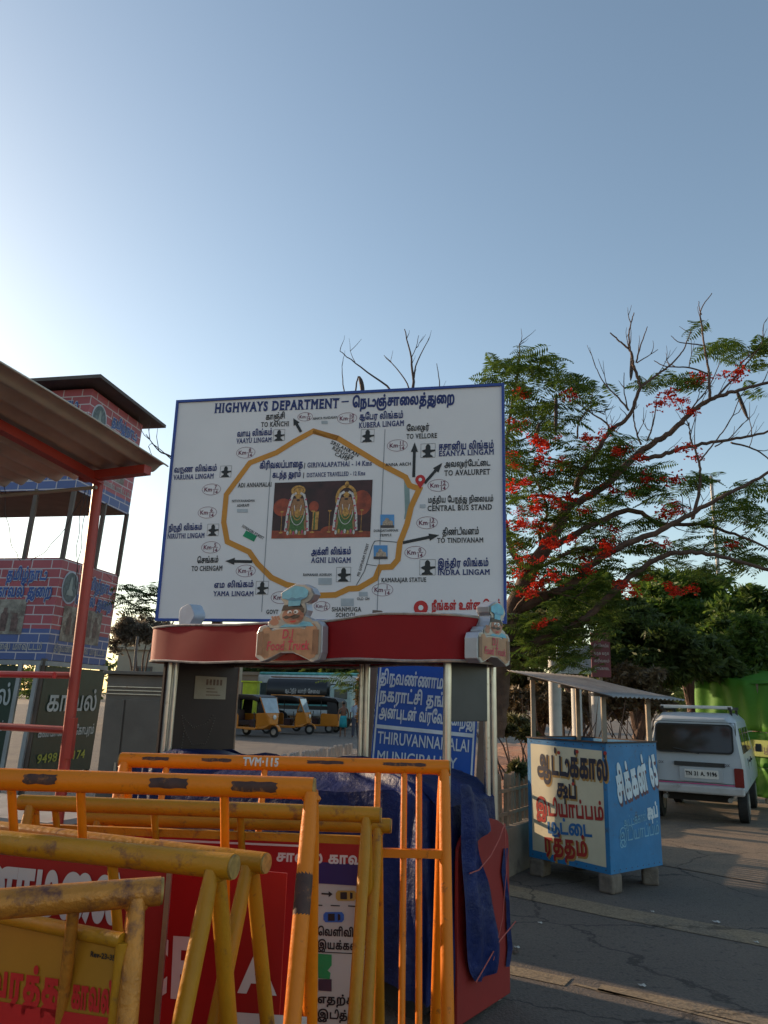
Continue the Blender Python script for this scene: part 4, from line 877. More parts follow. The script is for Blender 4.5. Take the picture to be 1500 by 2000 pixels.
for a_, b_ in ((rp2(.46, .05), rp2(.40, 2.3)), (rp2(.06, .10, -.05), rp2(.55, .10, -.05)), (rp2(.12, 1.3, -.05), rp2(2.8, 1.3, -.05))):
    g = MB(); g.bar(a_, b_, .06, .05); g.build('roof_beam', redst, shel, W=True)
g = MB(); g.tube(rp2(.5, .03, -.09), rp2(2.8, .25, -.16), .012, n=8); g.build('conduit', mat('conduit_grey', (.3, .26, .22), .6), shel, W=True, smooth=True)
def sk(x, y, z0, z1, r=.031, nm='post', m=redst):
    g = MB(); g.tube((x, y, z0), (x, y, z1), r, n=14); g.build(nm, m, shel, W=True, smooth=True)
sk(pt0.x+.03, pt0.y, 0, 2.90); pL = Vector((pt0.x, pt0.y, 0))+ed*1.9; sk(pL.x, pL.y, 0, 2.92)
for z, r, a in ((1.735, .020, 1.9), (1.43, .022, 1.9)):
    p = Vector((pt0.x+.03, pt0.y, z)); g = MB(); g.tube(p, p+ed*a, r, n=12); g.build('side_rail', redst, shel, W=True, smooth=True)
p = P(106, 1319, 4.2); g = MB(); g.tube(p, p+ed*1.5, .017, n=12); g.build('side_rail', mat('shelter_rail_bright', (.5, .03, .03), .4), shel, W=True, smooth=True)
g = MB(); p = Vector((pt0.x+.06, pt0.y-.03, 0)); g.bar((p.x, p.y, 1.28), (p.x, p.y, 1.50), .035, .05); g.build('hinge_plate', redst, shel, W=True)
p = Vector((pt0.x-.02, pt0.y-.02, 0)); q = p+ed*2.2
g = MB(); g.prism([(0, .0), (2.2, 0), (2.2, .92), (0, .92)], p, ed, (0, 0, 1), Vector((.4, .9, 0))*.6); g.build('counter_base', mat('maroon_base', (.10, .012, .012), .5, dirt=(.05, .02, .02)), shel, W=True)
g = MB(); g.prism([(-.06, .92), (2.2, .92), (2.2, .95), (-.06, .95)], p-Vector((.4, .9, 0))*.06, ed, (0, 0, 1), Vector((.4, .9, 0))*.75); g.build('counter_top', mat('grey_slab', (.30, .29, .28), .6), shel, W=True)
# ================================================================== POLICE WATCH BOOTH
K0 = Vector((-4.37, 10.3, 0)); kf = Vector((-.98, .2, 0)); ks = Vector((.178, .984, 0)); KF, KS = 2.6, 1.52
booth = thing('police_booth', 'police watch booth wrapped in red and blue brick pattern banners', 'booth', K0+kf*1.2+ks*.7)
lean = .047
def kc(a, b, z): return K0+kf*a+ks*b+Vector((lean*z-lean*2.7, 0, z))
def brickmat(name, col, w_, h_):
    m = bpy.data.materials.new(name); m.use_nodes = True; n_ = m.node_tree.nodes; l = m.node_tree.links; b = n_['Principled BSDF']; b.inputs['Roughness'].default_value = .5
    uv = n_.new('ShaderNodeUVMap'); br = n_.new('ShaderNodeTexBrick'); br.inputs['Color1'].default_value = (*col, 1); br.inputs['Color2'].default_value = (*[c*.8 for c in col], 1)
    br.inputs['Mortar'].default_value = (.52, .46, .48, 1); br.inputs['Scale'].default_value = 1; br.inputs['Mortar Size'].default_value = .008; br.inputs['Mortar Smooth'].default_value = .1
    br.inputs['Brick Width'].default_value = w_; br.inputs['Row Height'].default_value = h_; l.new(uv.outputs[0], br.inputs[0]); l.new(br.outputs[0], b.inputs['Base Color']); MC[name] = m; return m
bkr = brickmat('banner_brick_red', (.42, .085, .105), .30, .125); bkb = brickmat('banner_brick_blue', (.09, .13, .32), .30, .125)
def face_q(pts, name, m, parent, uvs):
    g = MB(); g.face(pts); o = g.build(name, m, parent, W=True); ul = o.data.uv_layers.new(name='UVMap')
    for i, q in enumerate(uvs): ul.data[i].uv = q
    return o
photo = mat('banner_photo', (.27, .24, .20), .5, var=.6, scale=9, dirt=(.13, .09, .075), dscale=7, damt=.75)
outw = mat('banner_outline', (.45, .47, .55), .5); inb = mat('banner_letter_blue', (.035, .08, .28), .5); dimw = mat('banner_dim_white', (.36, .34, .33), .5)
def wrap(z0, z1, zm, tag_):
    for nm, a0, a1, org, dr in (('front_banner', 0, KF, lambda a: (a, 0), kf), ('side_banner', 0, KS, lambda a: (0, a), ks)):
        c = lambda a, z: kc(*org(a), z)
        if zm > z0: face_q([c(a0, z0), c(a1, z0), c(a1, zm), c(a0, zm)], nm, bkb, booth, [(a0, z0), (a1, z0), (a1, zm), (a0, zm)])
        face_q([c(a0, zm), c(a1, zm), c(a1, z1), c(a0, z1)], nm, bkr, booth, [(a0, zm), (a1, zm), (a1, z1), (a0, z1)])
    for nm, o1, o2 in (('rear_banner', (0, KS), (KF, KS)), ('far_banner', (KF, 0), (KF, KS))):
        L = 2; face_q([kc(*o1, z0), kc(*o2, z0), kc(*o2, z1), kc(*o1, z1)], nm, bkr, booth, [(0, z0), (L, z0), (L, z1), (0, z1)])
    g = MB(); g.face([kc(0, 0, z0+.01), kc(KF, 0, z0+.01), kc(KF, KS, z0+.01), kc(0, KS, z0+.01)]); g.build('floor_board' if z0 < 3 else 'soffit', mat('booth_board', (.14, .11, .09), .7), booth, W=True)
wrap(2.03, 3.40, 2.44, 0); wrap(4.36, 5.86, 4.56, 1)
kfp = Plane(kc(0, 0, 0), -kf, Vector((lean, 0, 1))); kfp.n = kfp.ux.cross(kfp.uy); kfp.ux = -kf; 
ksp = Plane(kc(0, 0, 0), ks, Vector((lean, 0, 1)))
for pl in (kfp, ksp):
    pl.uy = Vector((lean, 0, 1)); pl.n = pl.ux.cross(Vector((0, 0, 1)))
    if pl.n.dot(-pl.o) < 0: pl.n = -pl.n
def outl(pl, t_, u, v, w_, s_, par=booth):
    g = MB(); pl.text(g, t_, u, v, width=w_, size=s_, bold=.085, e=.006); g.build('letter_outline', outw, par)if False else g.build('letter_outline', outw, par, W=True)
    g = MB(); pl.text(g, t_, u, v, width=w_, size=s_, bold=.035, e=.010); g.build('banner_lettering', inb, par, W=True)
for z in (0, 2.46):
    outl(kfp, 'தமிழ்நாடு', -.80, 3.10+z, .62, .21); outl(kfp, 'காவல் துறை', -.92, 2.87+z, .86, .21)
    outl(ksp, 'தமிழ்நாடு', .62, 3.08+z, .78, .21); outl(ksp, 'காவல் துறை', .45, 2.84+z, 1.0, .21)
    g = MB(); ksp.ellipse(g, .28, 3.03+z, .20, .23, .006, 24); em_ = g.build('emblem_rim', outw, booth, W=True)
    g = MB(); ksp.ellipse(g, .28, 3.03+z, .175, .205, .009, 24); g.build('emblem_disc', mat('emblem_grey', (.10, .13, .14), .5, var=.5, scale=20), em_, W=True)
    g = MB(); ksp.poly(g, [(.20, 2.92+z), (.36, 2.92+z), (.35, 2.98+z), (.32, 3.0+z), (.31, 3.10+z), (.29, 3.17+z), (.27, 3.17+z), (.25, 3.10+z), (.24, 3.0+z), (.21, 2.98+z)], .012); g.build('emblem_tower', mat('emblem_pale', (.28, .32, .30), .5), em_, W=True)
    g = MB(); kfp.poly(g, [(-1.35, 2.36+z), (-.42, 2.36+z), (-.42, 2.83+z+0), (-1.35, 2.83+z)], .006); p1 = g.build('banner_picture', photo, booth, W=True)
    g = MB(); ksp.poly(g, [(.22, 2.30+z), (1.22, 2.30+z), (1.22, 2.78+z), (.22, 2.78+z)], .006); p2 = g.build('banner_picture', photo, booth, W=True)
    for pl, par, x0, x1 in ((kfp, p1, -1.3, -.47), (ksp, p2, .3, 1.15)):
        g = MB()
        for i in range(5):
            x = x0+(x1-x0)*(i+.5)/5; y = 2.40+z; h = .20+.04*math.sin(i*3+x)
            pl.poly(g, [(x-.05, y), (x+.05, y), (x+.055, y+h), (x+.03, y+h+.02), (x+.028, y+h+.08), (x-.028, y+h+.08), (x-.03, y+h+.02), (x-.055, y+h)], .009)
        g.build('printed_figures', mat('print_figures', (.13, .075, .065), .5, var=.6, scale=18), par, W=True)
    kfp.write('திருவண்ணாமலை மாவட்டம்', -1.45, 2.16+z, 1.38, .13, dimw, booth, bold=.02, e=.006); ksp.write('திருவண்ணாமலை மாவட்டம்', .14, 2.16+z, 1.3, .13, dimw, booth, bold=.02, e=.006)
for a, b, nm in ((.02, .02, 0), (.60, .02, 0), (1.2, .02, 0), (KF-.03, .02, 0), (.02, KS-.02, 0), (.02, KS*.55, 0), (KF-.03, KS-.02, 0)):
    g = MB(); g.bar(kc(a, b, 3.38), kc(a, b, 4.38), .055, .055); g.build('window_post', mat('booth_post', (.11, .08, .065), .6), booth, W=True)
for a, b in ((.02, .02), (KF-.03, .02), (.02, KS-.02), (KF-.03, KS-.02), (1.0, .02)):
    g = MB(); g.bar(kc(a, b, 0), kc(a, b, 2.05), .06, .06); g.build('base_post', MC['booth_post'], booth, W=True)
oh = .27; zr = 5.90; g = MB(); e_ = [kc(-oh, -oh, zr), kc(-oh, KS+oh, zr), kc(KF+oh, KS+oh, zr), kc(KF+oh, -oh, zr)]
ap = [q+Vector((0, 0, .05)) for q in e_]; tp_ = kc(KF/2, KS/2, 6.18)
g.add(e_+ap+[tp_], [(3, 2, 1, 0), (0, 1, 5, 4), (1, 2, 6, 5), (2, 3, 7, 6), (3, 0, 4, 7), (4, 5, 8), (5, 6, 8), (6, 7, 8), (7, 4, 8)]); g.build('roof', mat('booth_roof', (.10, .085, .08), .7, .2), booth, W=True)
# lower green boards
gm = mat('booth_green_board', (.028, .050, .036), .35, var=.25, scale=2, dirt=(.05, .06, .055), damt=.3, dscale=1.5)
for nm, a0, a1, org in (('green_board', .36, 2.0, lambda a: (a, -.02)), ('green_board', .02, KS, lambda a: (-.02, a))):
    g = MB(); g.face([kc(*org(a0), .55), kc(*org(a1), .55), kc(*org(a1), 1.95), kc(*org(a0), 1.95)]); g.build(nm, gm, booth, W=True)
for a in (.05, .3): 
    g = MB(); g.bar(kc(a, -.05, .1), kc(a, -.05, 1.98), .05, .05); g.build('silver_frame', mat('dull_silver', (.30, .31, .32), .5, .3), booth, W=True)
g = MB(); g.bar(kc(.02, -.03, 1.99), kc(KF, -.03, 1.99), .05, .06); g.build('silver_frame', MC['dull_silver'], booth, W=True)
g = MB(); g.bar(kc(-.03, .0, 1.99), kc(-.03, KS, 1.99), .05, .06); g.build('silver_frame', MC['dull_silver'], booth, W=True)
bw_ = mat('booth_white_print', (.42, .44, .43), .5); by_ = mat('booth_yellow_print', (.32, .33, .04), .5)
for pl, t_, u_, v_, w_, z_, m_ in ((kfp, 'காவல்', -1.15, 1.45, .78, .34, bw_), (ksp, 'காவல்', .16, 1.38, 1.25, .36, bw_), (kfp, 'கண்காணிப்பு கோபுரம்', -1.6, 1.12, 1.2, .16, bw_), (ksp, 'கண்காணிப்பு கோபுரம்', .08, 1.05, 1.36, .17, bw_), (kfp, '9498129174', -1.5, .80, 1.1, .15, by_), (ksp, '9498129174', .15, .72, 1.15, .16, by_)): pl.write(t_, u_, v_, w_, z_, m_, booth, bold=.018, e=.035)
# ================================================================== METAL CABINET
c0 = P(211, 1313, 8.0); c1 = P(322, 1313, 8.0); cz = c0.z
cab = thing('metal_cabinet', 'grey steel roadside cabinet standing between police booth and food cart', 'cabinet', ((c0.x+c1.x)/2, 8.2, 0))
cm = mat('cabinet_grey', (.155, .13, .105), .7, .0, var=.25, scale=2, dirt=(.085, .07, .055), damt=.4, dscale=2.5)
g = MB(); g.box(((c0.x+c1.x)/2, 8.25, cz/2), (c1.x-c0.x, .5, cz-.04)); g.build('cabinet_body', cm, cab, W=True, bevel=.01)
g = MB(); g.box(((c0.x+c1.x)/2, 8.23, cz-.0), (c1.x-c0.x+.05, .6, .035)); g.build('cabinet_lid', cm, cab, W=True, bevel=.006)
wd = (c1.x-c0.x)
for k in range(2):
    x = c0.x+wd*(.02+.36*k); w_ = wd*(.33 if k == 0 else .6); g = MB(); g.box((x+w_/2, 7.99, cz*.5-.08), (w_, .02, cz*.80)); dr = g.build('cabinet_door', cm, cab, W=True, bevel=.004)
    g = MB(); g.box((x+w_*.9, 7.97, cz*.5), (.02, .025, .1)); g.build('door_handle', steel, dr, W=True)
for k in range(3):
    g = MB(); g.box(((c0.x+c1.x)/2, 7.99, cz-.14-k*.035), (wd*.96, .015, .008)); g.build('ledge', steel, cab, W=True)
# hanging wires
for i, pts in enumerate(([(8, 950), (12, 1010), (25, 1070), (40, 1095)], [(168, 955), (135, 1020), (92, 1075), (60, 1095)], [(166, 955), (155, 1020), (150, 1080), (148, 1150)], [(172, 955), (160, 1050), (152, 1110), (150, 1180)])):
    g = MB(); D = 4.75; q = [P(x, y, D) for x, y in pts]
    cur = []; 
    for k in range(len(q)-1):
        for t in range(6): cur.append(q[k].lerp(q[k+1], t/6)+Vector((.006*math.sin(k*6+t), 0, 0)))
    cur.append(q[-1]); g.path(cur, .0022, 5); tag(g.build('hanging_wire', mat('wire_black', (.03, .03, .03), .6)), ('thin wire looping down at the far left under the sheet roof', 'thin wire sagging from the red post to the booth banner', 'grey wire dropping beside the red post', 'twisted wire hanging closest behind the red post')[i], 'wire', 'loose wires under the shelter roof')
# ================================================================== VAN
glass = mat('dark_glass', (.035, .028, .022), .08, var=.05, spec=.7); tyre = mat('tyre', (.02, .02, .02), .8); rim_ = mat('wheel_rim', (.35, .35, .34), .4, .6)
def wheel(root, c, r, w_, axis, nm='wheel'):
    axis = Vector(axis); c = Vector(c); g = MB(); g.path([c-axis*w_/2, c-axis*w_*.42, c+axis*w_*.42, c+axis*w_/2], [r*.9, r, r, r*.9], 22); o = g.build(nm, tyre, root, smooth=True)
    g = MB(); g.tube(c-axis*(w_/2+.006), c+axis*(w_/2+.006), r*.55, n=14); g.build('rim', rim_, o, smooth=True); return o
van = thing('white_van', 'white people carrier van parked facing away beside the soup stall', 'van', (4.76, 12.05, 0), -math.radians(28)); van.scale = (.96, .96, .96)
# local: x right, y forward, z up. rear face at y=0
vb_ = mat('van_white', (.38, .42, .46), .32, var=.05, dirt=(.40, .38, .34), damt=.2, dscale=2); VW = .72
def section(y):     # half profile of the body at distance y from the rear: list of (x,z)
    L = 3.5; f = max(0, (y-2.5)/1.0)
    top = 1.64-.0*f if y > .35 else 1.56+.08*(y/.35)
    if y > 2.55: top = 1.62-.78*((y-2.55)/.95)**1.25
    tw = .60 if y < 2.6 else .58
    inset = 0 if y > .05 else .03
    ms = min(1.0, top); zs = [.44, .50, .72, ms*.94, top*.93, top]
    xs = [VW-.06-inset, VW-inset, VW+.0-inset, VW-.02-inset, (VW-.10 if y < 2.7 else VW-.08)-inset, tw-.10-inset]
    return list(zip(xs, zs))
ys = [-.02, .03, .12, .35, .8, 1.4, 2.0, 2.55, 2.9, 3.2, 3.45, 3.5]
g = MB(); vs = []; 
for y in ys:
    s_ = section(max(0, y)); 
    if y < 0: s_ = [(x, z) for x, z in s_]
    rk = lambda z: .0 if z < .95 else (z-.95)*.30
    pts = [(x, z) for x, z in s_]+[(-x, z) for x, z in reversed(s_)]
    for x, z in pts: vs.append((x, y+(rk(z) if y < .3 else (rk(z)*.6 if y < .5 else 0)), z))
m_ = 12; fs = [(i*m_+k, i*m_+(k+1) % m_, (i+1)*m_+(k+1) % m_, (i+1)*m_+k) for i in range(len(ys)-1) for k in range(m_)]
fs = [tuple(reversed(f)) for f in fs]
fs += [tuple(range(m_)), tuple(range((len(ys)-1)*m_+m_-1, (len(ys)-1)*m_-1, -1))]
g.add(vs, fs); bo = g.build('body', vb_, van, smooth=True, bevel=.02)
def rear(x, z, e=.03):  return Vector((x, -.02+(0 if z < .95 else (z-.95)*.30)-e, z))
def rquad(mb, x0, x1, z0, z1, e, c=0.0):
    n_ = 5; pts = []
    for cx, cz, a0 in ((x1-c, z1-c, 0), (x0+c, z1-c, 90), (x0+c, z0+c, 180), (x1-c, z0+c, 270)):
        for k in range(n_): a = math.radians(a0+90*k/(n_-1)); pts.append((cx+c*math.cos(a), cz+c*math.sin(a)))
    f_ = [rear(x, z, e) for x, z in pts]; b_ = [q+Vector((0, .05, 0)) for q in f_]; n2 = len(f_)
    mb.add(f_+b_, [tuple(range(n2-1, -1, -1)), tuple(range(n2, 2*n2))]+[(i, (i+1) % n2, (i+1) % n2+n2, i+n2) for i in range(n2)])
g = MB(); rquad(g, -.575, .575, 1.035, 1.475, .012, .07); sealo = g.build('window_seal', mat('rubber', (.015, .015, .015), .7), van)
g = MB(); rquad(g, -.55, .55, 1.06, 1.45, .018, .055); g.build('rear_window', glass, van)
for x in (-.30, .28): 
    g = MB(); g.ball((x, .45, 1.18), (.11, .07, .16), 10, 6); g.build('head_rest', mat('seat_grey', (.2, .18, .16), .8), van)
g = MB(); rquad(g, -.30, .44, .84, .90, .004, .01); g.build('handle_recess', mat('van_dark_trim', (.03, .03, .03), .6), van)
g = MB(); rquad(g, -.22, .40, .62, .83, .022, .015); g.build('plate_holder', vb_, van)
g = MB(); rquad(g, -.15, .34, .665, .795, .032, .01); plt = g.build('number_plate', mat('plate_white', (.62, .62, .60), .4), van)
vp = Plane(rear(0, 0, .036), (1, 0, 0)); g = MB(); vp.text(g, 'TN 31 A. 9196', -.135, .705, width=.455, size=.085, bold=.035); g.build('plate_lettering', black, plt)
g = MB(); rquad(g, -.66, .66, .575, .59, .006, .004); g.build('pink_stripe', mat('pink_stripe_paint', (.50, .05, .20), .4), van)
gap = mat('panel_gap', (.02, .02, .02), .8)
for x0, x1, z0, z1 in ((-.615, -.607, .60, 1.50), (.607, .615, .60, 1.50), (-.61, .61, .597, .604), (-.61, .61, 1.50, 1.507)): g = MB(); rquad(g, x0, x1, z0, z1, .003, .001); g.build('panel_gap', gap, van)
g = MB(); g.tube(rear(.08, 1.03, .03), rear(-.30, 1.10, .035), .008, n=6); g.build('rear_wiper', MC['van_dark_trim'], van)
for s_ in (-1, 1):
    for y in (1.04, 1.79): g = MB(); g.bar((s_*(VW-.004), y, .56), (s_*(VW-.015), y, .94), .012, .012); g.build('door_gap', gap, van)
    for y in (1.16, 1.70): g = MB(); g.box((s_*(VW+.006), y, .90), (.02, .12, .03)); g.build('door_handle', MC['van_dark_trim'], van)
for s_ in (-1, 1):
    g = MB(); rquad(g, min(s_*.56, s_*.69), max(s_*.56, s_*.69), .56, .84, .014, .02); g.build('tail_lamp', mat('tail_lamp_red', (.16, .012, .01), .25), van)
    g = MB(); vp.text(g, 'OMNI' if 0 else 'DX', s_*.48-.05, .86, size=.05, bold=.05, e=-.005); g.build('badge', mat('van_badge', (.12, .12, .14), .4), van)
g = MB(); g.box((0, .0, .50), (1.38, .12, .13)); g.build('rear_bumper', mat('van_bumper', (.40, .41, .42), .5, dirt=(.2, .18, .16), damt=.4), van, bevel=.03)
g = MB(); g.box((0, 1.6, .38), (.9, 2.8, .14)); g.build('underbody', mat('van_under', (.02, .018, .016), .9), van)
for x in (-.45, .48): g = MB(); g.tube((x, -.07, .37), (x, .1, .37), .035, n=10); g.build('exhaust_tip' if x < 0 else 'tow_eye', mat('dull_steel', (.25, .24, .22), .5, .6), van)
for s_ in (-1, 1):
    for a, b in ((.30, 1.0), (1.08, 1.75), (1.82, 2.45)):
        g = MB(); xx = lambda z: s_*(VW-.02-(z-.94)*(.08/.58)+.008)
        pts = [(a+.03, 1.04), (b, 1.04), (b, 1.42), (a+.10, 1.42)]
        g.prism([(0, 0)], (0, 0, 0), (1, 0, 0), (0, 1, 0), (0, 0, 1)) if False else None
        v4 = [Vector((xx(z), y, z)) for y, z in pts]; v4b = [q-Vector((s_*.03, 0, 0)) for q in v4]
        g.add(v4+v4b, [(0, 1, 2, 3) if s_ > 0 else (3, 2, 1, 0), (4, 5, 6, 7)]+[(i, (i+1) % 4, (i+1) % 4+4, i+4) for i in range(4)]); g.build('side_window', glass, van)
    for y in (.52, 2.72): wheel(van, (s_*(VW-.09), y, .28), .28, .15, (1, 0, 0))
    g = MB(); g.box((s_*(VW+.09), 2.62, 1.05), (.10, .06, .14)); g.build('wing_mirror', MC['van_dark_trim'], van, bevel=.015)
g = MB(); g.box((0, .70, 1.735), (1.10, .28, .05)); rk_ = g.build('roof_rack', mat('rack_white', (.62, .62, .60), .4), van, bevel=.015)
for s_ in (-1, 1):
    g = MB(); g.bar((s_*.52, .55, 1.72), (s_*.52, 2.3, 1.72), .05, .05); g.build('rack_rail', MC['van_dark_trim'], rk_)
    for y in (.8, 2.1): g = MB(); g.bar((s_*.52, y, 1.58), (s_*.52, y, 1.72), .04, .04); g.build('rack_foot', MC['van_dark_trim'], rk_)
# ================================================================== GREEN NET STALL
gnet = mat('bright_green_net', (.055, .20, .010), .7, var=.12, scale=3, bump=.2, bscale=30, dirt=(.05, .20, .01), damt=.2)
n0 = P(1372, 1545, 16); n1 = P(1640, 1560, 13.5); d = Vector((n1.x-n0.x, n1.y-n0.y, 0)); gl = Plane((n0.x, n0.y, 0), d); GL_ = d.length
if gl.n.dot(-gl.o) < 0: gl.n = -gl.n
stall = thing('green_net_stall', 'shed covered in bright green net sheeting at the right edge behind the van', 'shed', ((n0.x+n1.x)/2, n0.y, 0))
zt2 = P(1385, 1332, 16).z
for k, (z0, z1) in enumerate(((1.25, zt2), (.62, 1.235), (.10, .61))):
    def cl(u, v): x = u*GL_; return gl.pt(x, z0+(z1-z0)*v+(.05*math.sin(x*2.2)+.02*math.sin(x*9) if k == 0 and v > .9 else 0)+(.015*math.sin(x*6)), .05*math.sin(x*5+v*3+k)+.02*math.sin(x*17+k)+.04*k)
    g = MB(); g.grid(cl, 70, 8); o = g.build('net_sheet', gnet, stall, W=True, smooth=True); sm = o.modifiers.new('sheet', 'SOLIDIFY'); sm.thickness = .01
def tp2(u, v): q = gl.pt(u*GL_, zt2+.25*math.sin(v*1.6)+.05*math.sin(u*9), .02); return q-gl.n*(v*1.6)
g = MB(); g.grid(tp2, 40, 10); g.build('net_top', gnet, stall, W=True, smooth=True)
for u in (.02, GL_*.5, GL_): g = MB(); g.bar(gl.pt(u, 0, -.05), gl.pt(u, zt2-.05, -.05), .06, .06); g.build('pole', wood, stall, W=True)
g = MB(); u, v = gl.uv(1478, 1462); gl.poly(g, [(u-.2, v-.13), (u+.6, v-.13), (u+.6, v+.16), (u-.25, v+.16)], .12); lb = g.build('yellow_notice', mat('notice_yellow', (.16, .21, .02), .5), stall, W=True)
g = MB(); gl.text(g, 'தமிழ்', u-.12, v-.04, width=.5, size=.14, bold=.02, e=.124); g.build('notice_lettering', mat('notice_dark', (.05, .04, .02), .5), lb, W=True)
# ================================================================== AUTO RICKSHAWS
ao = mat('auto_orange', (.50, .17, .012), .4, var=.1, scale=3, dirt=(.18, .08, .03), damt=.2); abk = mat('auto_black_hood', (.022, .019, .019), .6, var=.2)
def make_auto(label):
    r = thing('auto_rickshaw', label, 'auto rickshaw', (0, 0, 0), 0, 'orange and black auto rickshaws on the square')
    # local x forward (front), y across, z up; length 2.6
    def sides(poly, y0, y1, nm, m, par=r, **k): g = MB(); g.prism(poly, (0, y0, 0), (1, 0, 0), (0, 0, 1), (0, y1-y0, 0)); return g.build(nm, m, par, **k)
    sides([(-1.25, .32), (-.2, .30), (-.05, .28), (.45, .28), (.55, .34), (.55, .38), (-1.25, .40)], -.62, .62, 'floor_pan', ao, bevel=.02)
    for y in (-.64, .58): sides([(-1.28, .38), (-.42, .30), (-.42, .86), (-.50, .92), (-1.28, .88), (-1.32, .7)], y, y+.06, 'rear_side_panel', ao, bevel=.02)
    sides([(-1.32, .38), (-1.22, .38), (-1.22, .95), (-1.32, .92)], -.6, .6, 'rear_panel', ao)
    g = MB(); q = [(.42, .30, .52), (.75, .34, .40), (.98, .50, .28), (.98, .80, .28), (.86, .98, .46), (.50, .95, .60)]
    a = [Vector((x, h, z)) for x, z, h in q]; b = [Vector((x, -h, z)) for x, z, h in q]; k = len(a)
    g.add(a+b, [tuple(range(k)), tuple(range(2*k-1, k-1, -1))]+[(i, i+k, (i+1) % k+k, (i+1) % k) for i in range(k)]); g.build('front_apron', ao, r, bevel=.03)
    def hood(u, v): 
        prof = [(-1.34, .90), (-1.32, 1.45), (-1.15, 1.62), (-.4, 1.70), (.3, 1.68), (.62, 1.58)]
        t = u*(len(prof)-1); i = min(int(t), len(prof)-2); f = t-i; x = prof[i][0]*(1-f)+prof[i+1][0]*f; z = prof[i][1]*(1-f)+prof[i+1][1]*f
        yy = (v-.5)*2; return Vector((x, math.copysign(min(1, abs(yy)*1.25)**1.0, yy)*.66, z-(max(0, abs(yy)-.8)*1.0 if u > .3 else 0)))
    g = MB(); g.grid(hood, 20, 10); o = g.build('canvas_hood', abk, r, smooth=True); s_ = o.modifiers.new('t', 'SOLIDIFY'); s_.thickness = .02
    for y in (-.64, .62): sides([(-1.3, .9), (-.75, .9), (-.72, 1.5), (-1.2, 1.5)], y, y+.02, 'side_curtain', abk)
    for s_ in (-1, 1):
        g = MB(); g.tube((.86, s_*.46, .95), (.60, s_*.55, 1.60), .022, n=8); g.build('windscreen_pillar', ao, r, smooth=True)
        g = MB(); g.tube((-.42, s_*.62, .85), (-.42, s_*.62, 1.62), .02, n=8); g.build('hood_post', abk, r, smooth=True)
        g = MB(); g.tube((.45, s_*.60, .35), (.40, s_*.62, 1.0), .02, n=8); g.build('entry_rail', abk, r, smooth=True)
        wheel(r, (-.85, s_*.52, .22), .22, .10, (0, 1, 0), 'rear_wheel')
    g = MB(); g.prism([(-.44, 0), (.44, 0), (.52, .64), (-.52, .64)], (.865, 0, .97), (0, 1, 0), Vector((-.37, 0, .93)), Vector((.012, 0, .004))); g.build('windscreen', mat('auto_glass', (.30, .36, .40), .1, spec=.8), r)
    wheel(r, (1.02, 0, .22), .22, .10, (0, 1, 0), 'front_wheel')
    g = MB(); g.grid(lambda u, v: Vector((1.02+.27*math.cos(u*2.6+.1), (v-.5)*.20, .22+.27*math.sin(u*2.6+.1))), 12, 4); o = g.build('front_mudguard', ao, r, smooth=True); s_ = o.modifiers.new('t', 'SOLIDIFY'); s_.thickness = .015
    g = MB(); g.ball((1.0, 0, .80), (.05, .10, .10), 12, 8); g.build('headlamp', mat('lamp_glass', (.6, .6, .55), .2), r, smooth=True)
    sides([(-1.15, .42), (-.62, .42), (-.60, .62), (-1.0, .64), (-1.05, 1.05), (-1.18, 1.08)], -.55, .55, 'passenger_seat', mat('auto_seat', (.05, .02, .02), .6), bevel=.03)
    sides([(-.15, .35), (.15, .35), (.15, .68), (-.15, .68)], -.25, .25, 'driver_seat', MC['auto_seat'], bevel=.03)
    g = MB(); g.tube((.55, -.3, .98), (.55, .3, .98), .018, n=8); g.tube((.55, 0, .98), (.85, 0, .6), .025, n=8); g.build('handlebar', abk, r)
    return r
a1 = make_auto('orange auto rickshaw half hidden by the dark side wall of the food cart')
def place(o, px, py, az, D=None):
    p = GP(px, py); o.location = (p.x, p.y, 0); o.rotation_euler = (0, 0, math.radians(az)); return o
place(a1, 497, 1438, -30)
a2 = copy_tree(a1); a2['label'] = 'middle orange auto rickshaw in full side view in front of the tank lorry'; place(a2, 562, 1433, -10)
a3 = copy_tree(a1); a3['label'] = 'orange auto rickshaw seen from behind to the right of the side-on one'; place(a3, 617, 1430, 165)
# ================================================================== BUS, TANK LORRY, LORRY
teal = mat('bus_teal', (.10, .38, .36), .5); bwh = mat('bus_white', (.58, .60, .60), .45, dirt=(.4, .38, .33), damt=.25)
bus = thing('town_bus', 'white and teal bus standing behind the auto rickshaws', 'bus', (*P(512, 1362, 50).to_2d(), 0), math.radians(-24))
g = MB(); g.box((3.6, 1.25, 1.75), (8.2, 2.4, 2.5)); g.build('body', bwh, bus, bevel=.15)
g = MB(); g.box((3.6, 1.25, 3.06), (8.0, 2.3, .16)); g.build('roof', teal, bus, bevel=.06)
g = MB(); g.box((-.53, 1.25, 1.95), (.04, 2.05, 1.15)); g.build('windscreen', mat('bus_glass', (.06, .08, .08), .15), bus, bevel=.02)
g = MB(); g.box((-.54, 1.25, 2.82), (.04, 1.9, .25)); g.build('route_box', teal, bus)
g = MB(); g.box((-.52, 1.25, .85), (.06, 2.3, .12)); g.build('bumper', bwh, bus)
for k in range(8):
    g = MB(); g.box((.2+k*.95, .03, 2.05), (.78, .04, .85)); g.build('window', MC['bus_glass'], bus)
g = MB(); g.box((3.6, .03, 1.2), (7.9, .03, .3)); g.build('teal_band', teal, bus)
for x in (1.0, 5.8):
    for y in (.1, 2.4): wheel(bus, (x, y, .48), .48, .26, (0, 1, 0))
tank = thing('tank_lorry', 'black tank lorry with orange stripe and white lettering', 'lorry', (*P(585, 1370, 43).to_2d(), 0), math.radians(-4))
tb = mat('tank_black', (.018, .016, .016), .35)
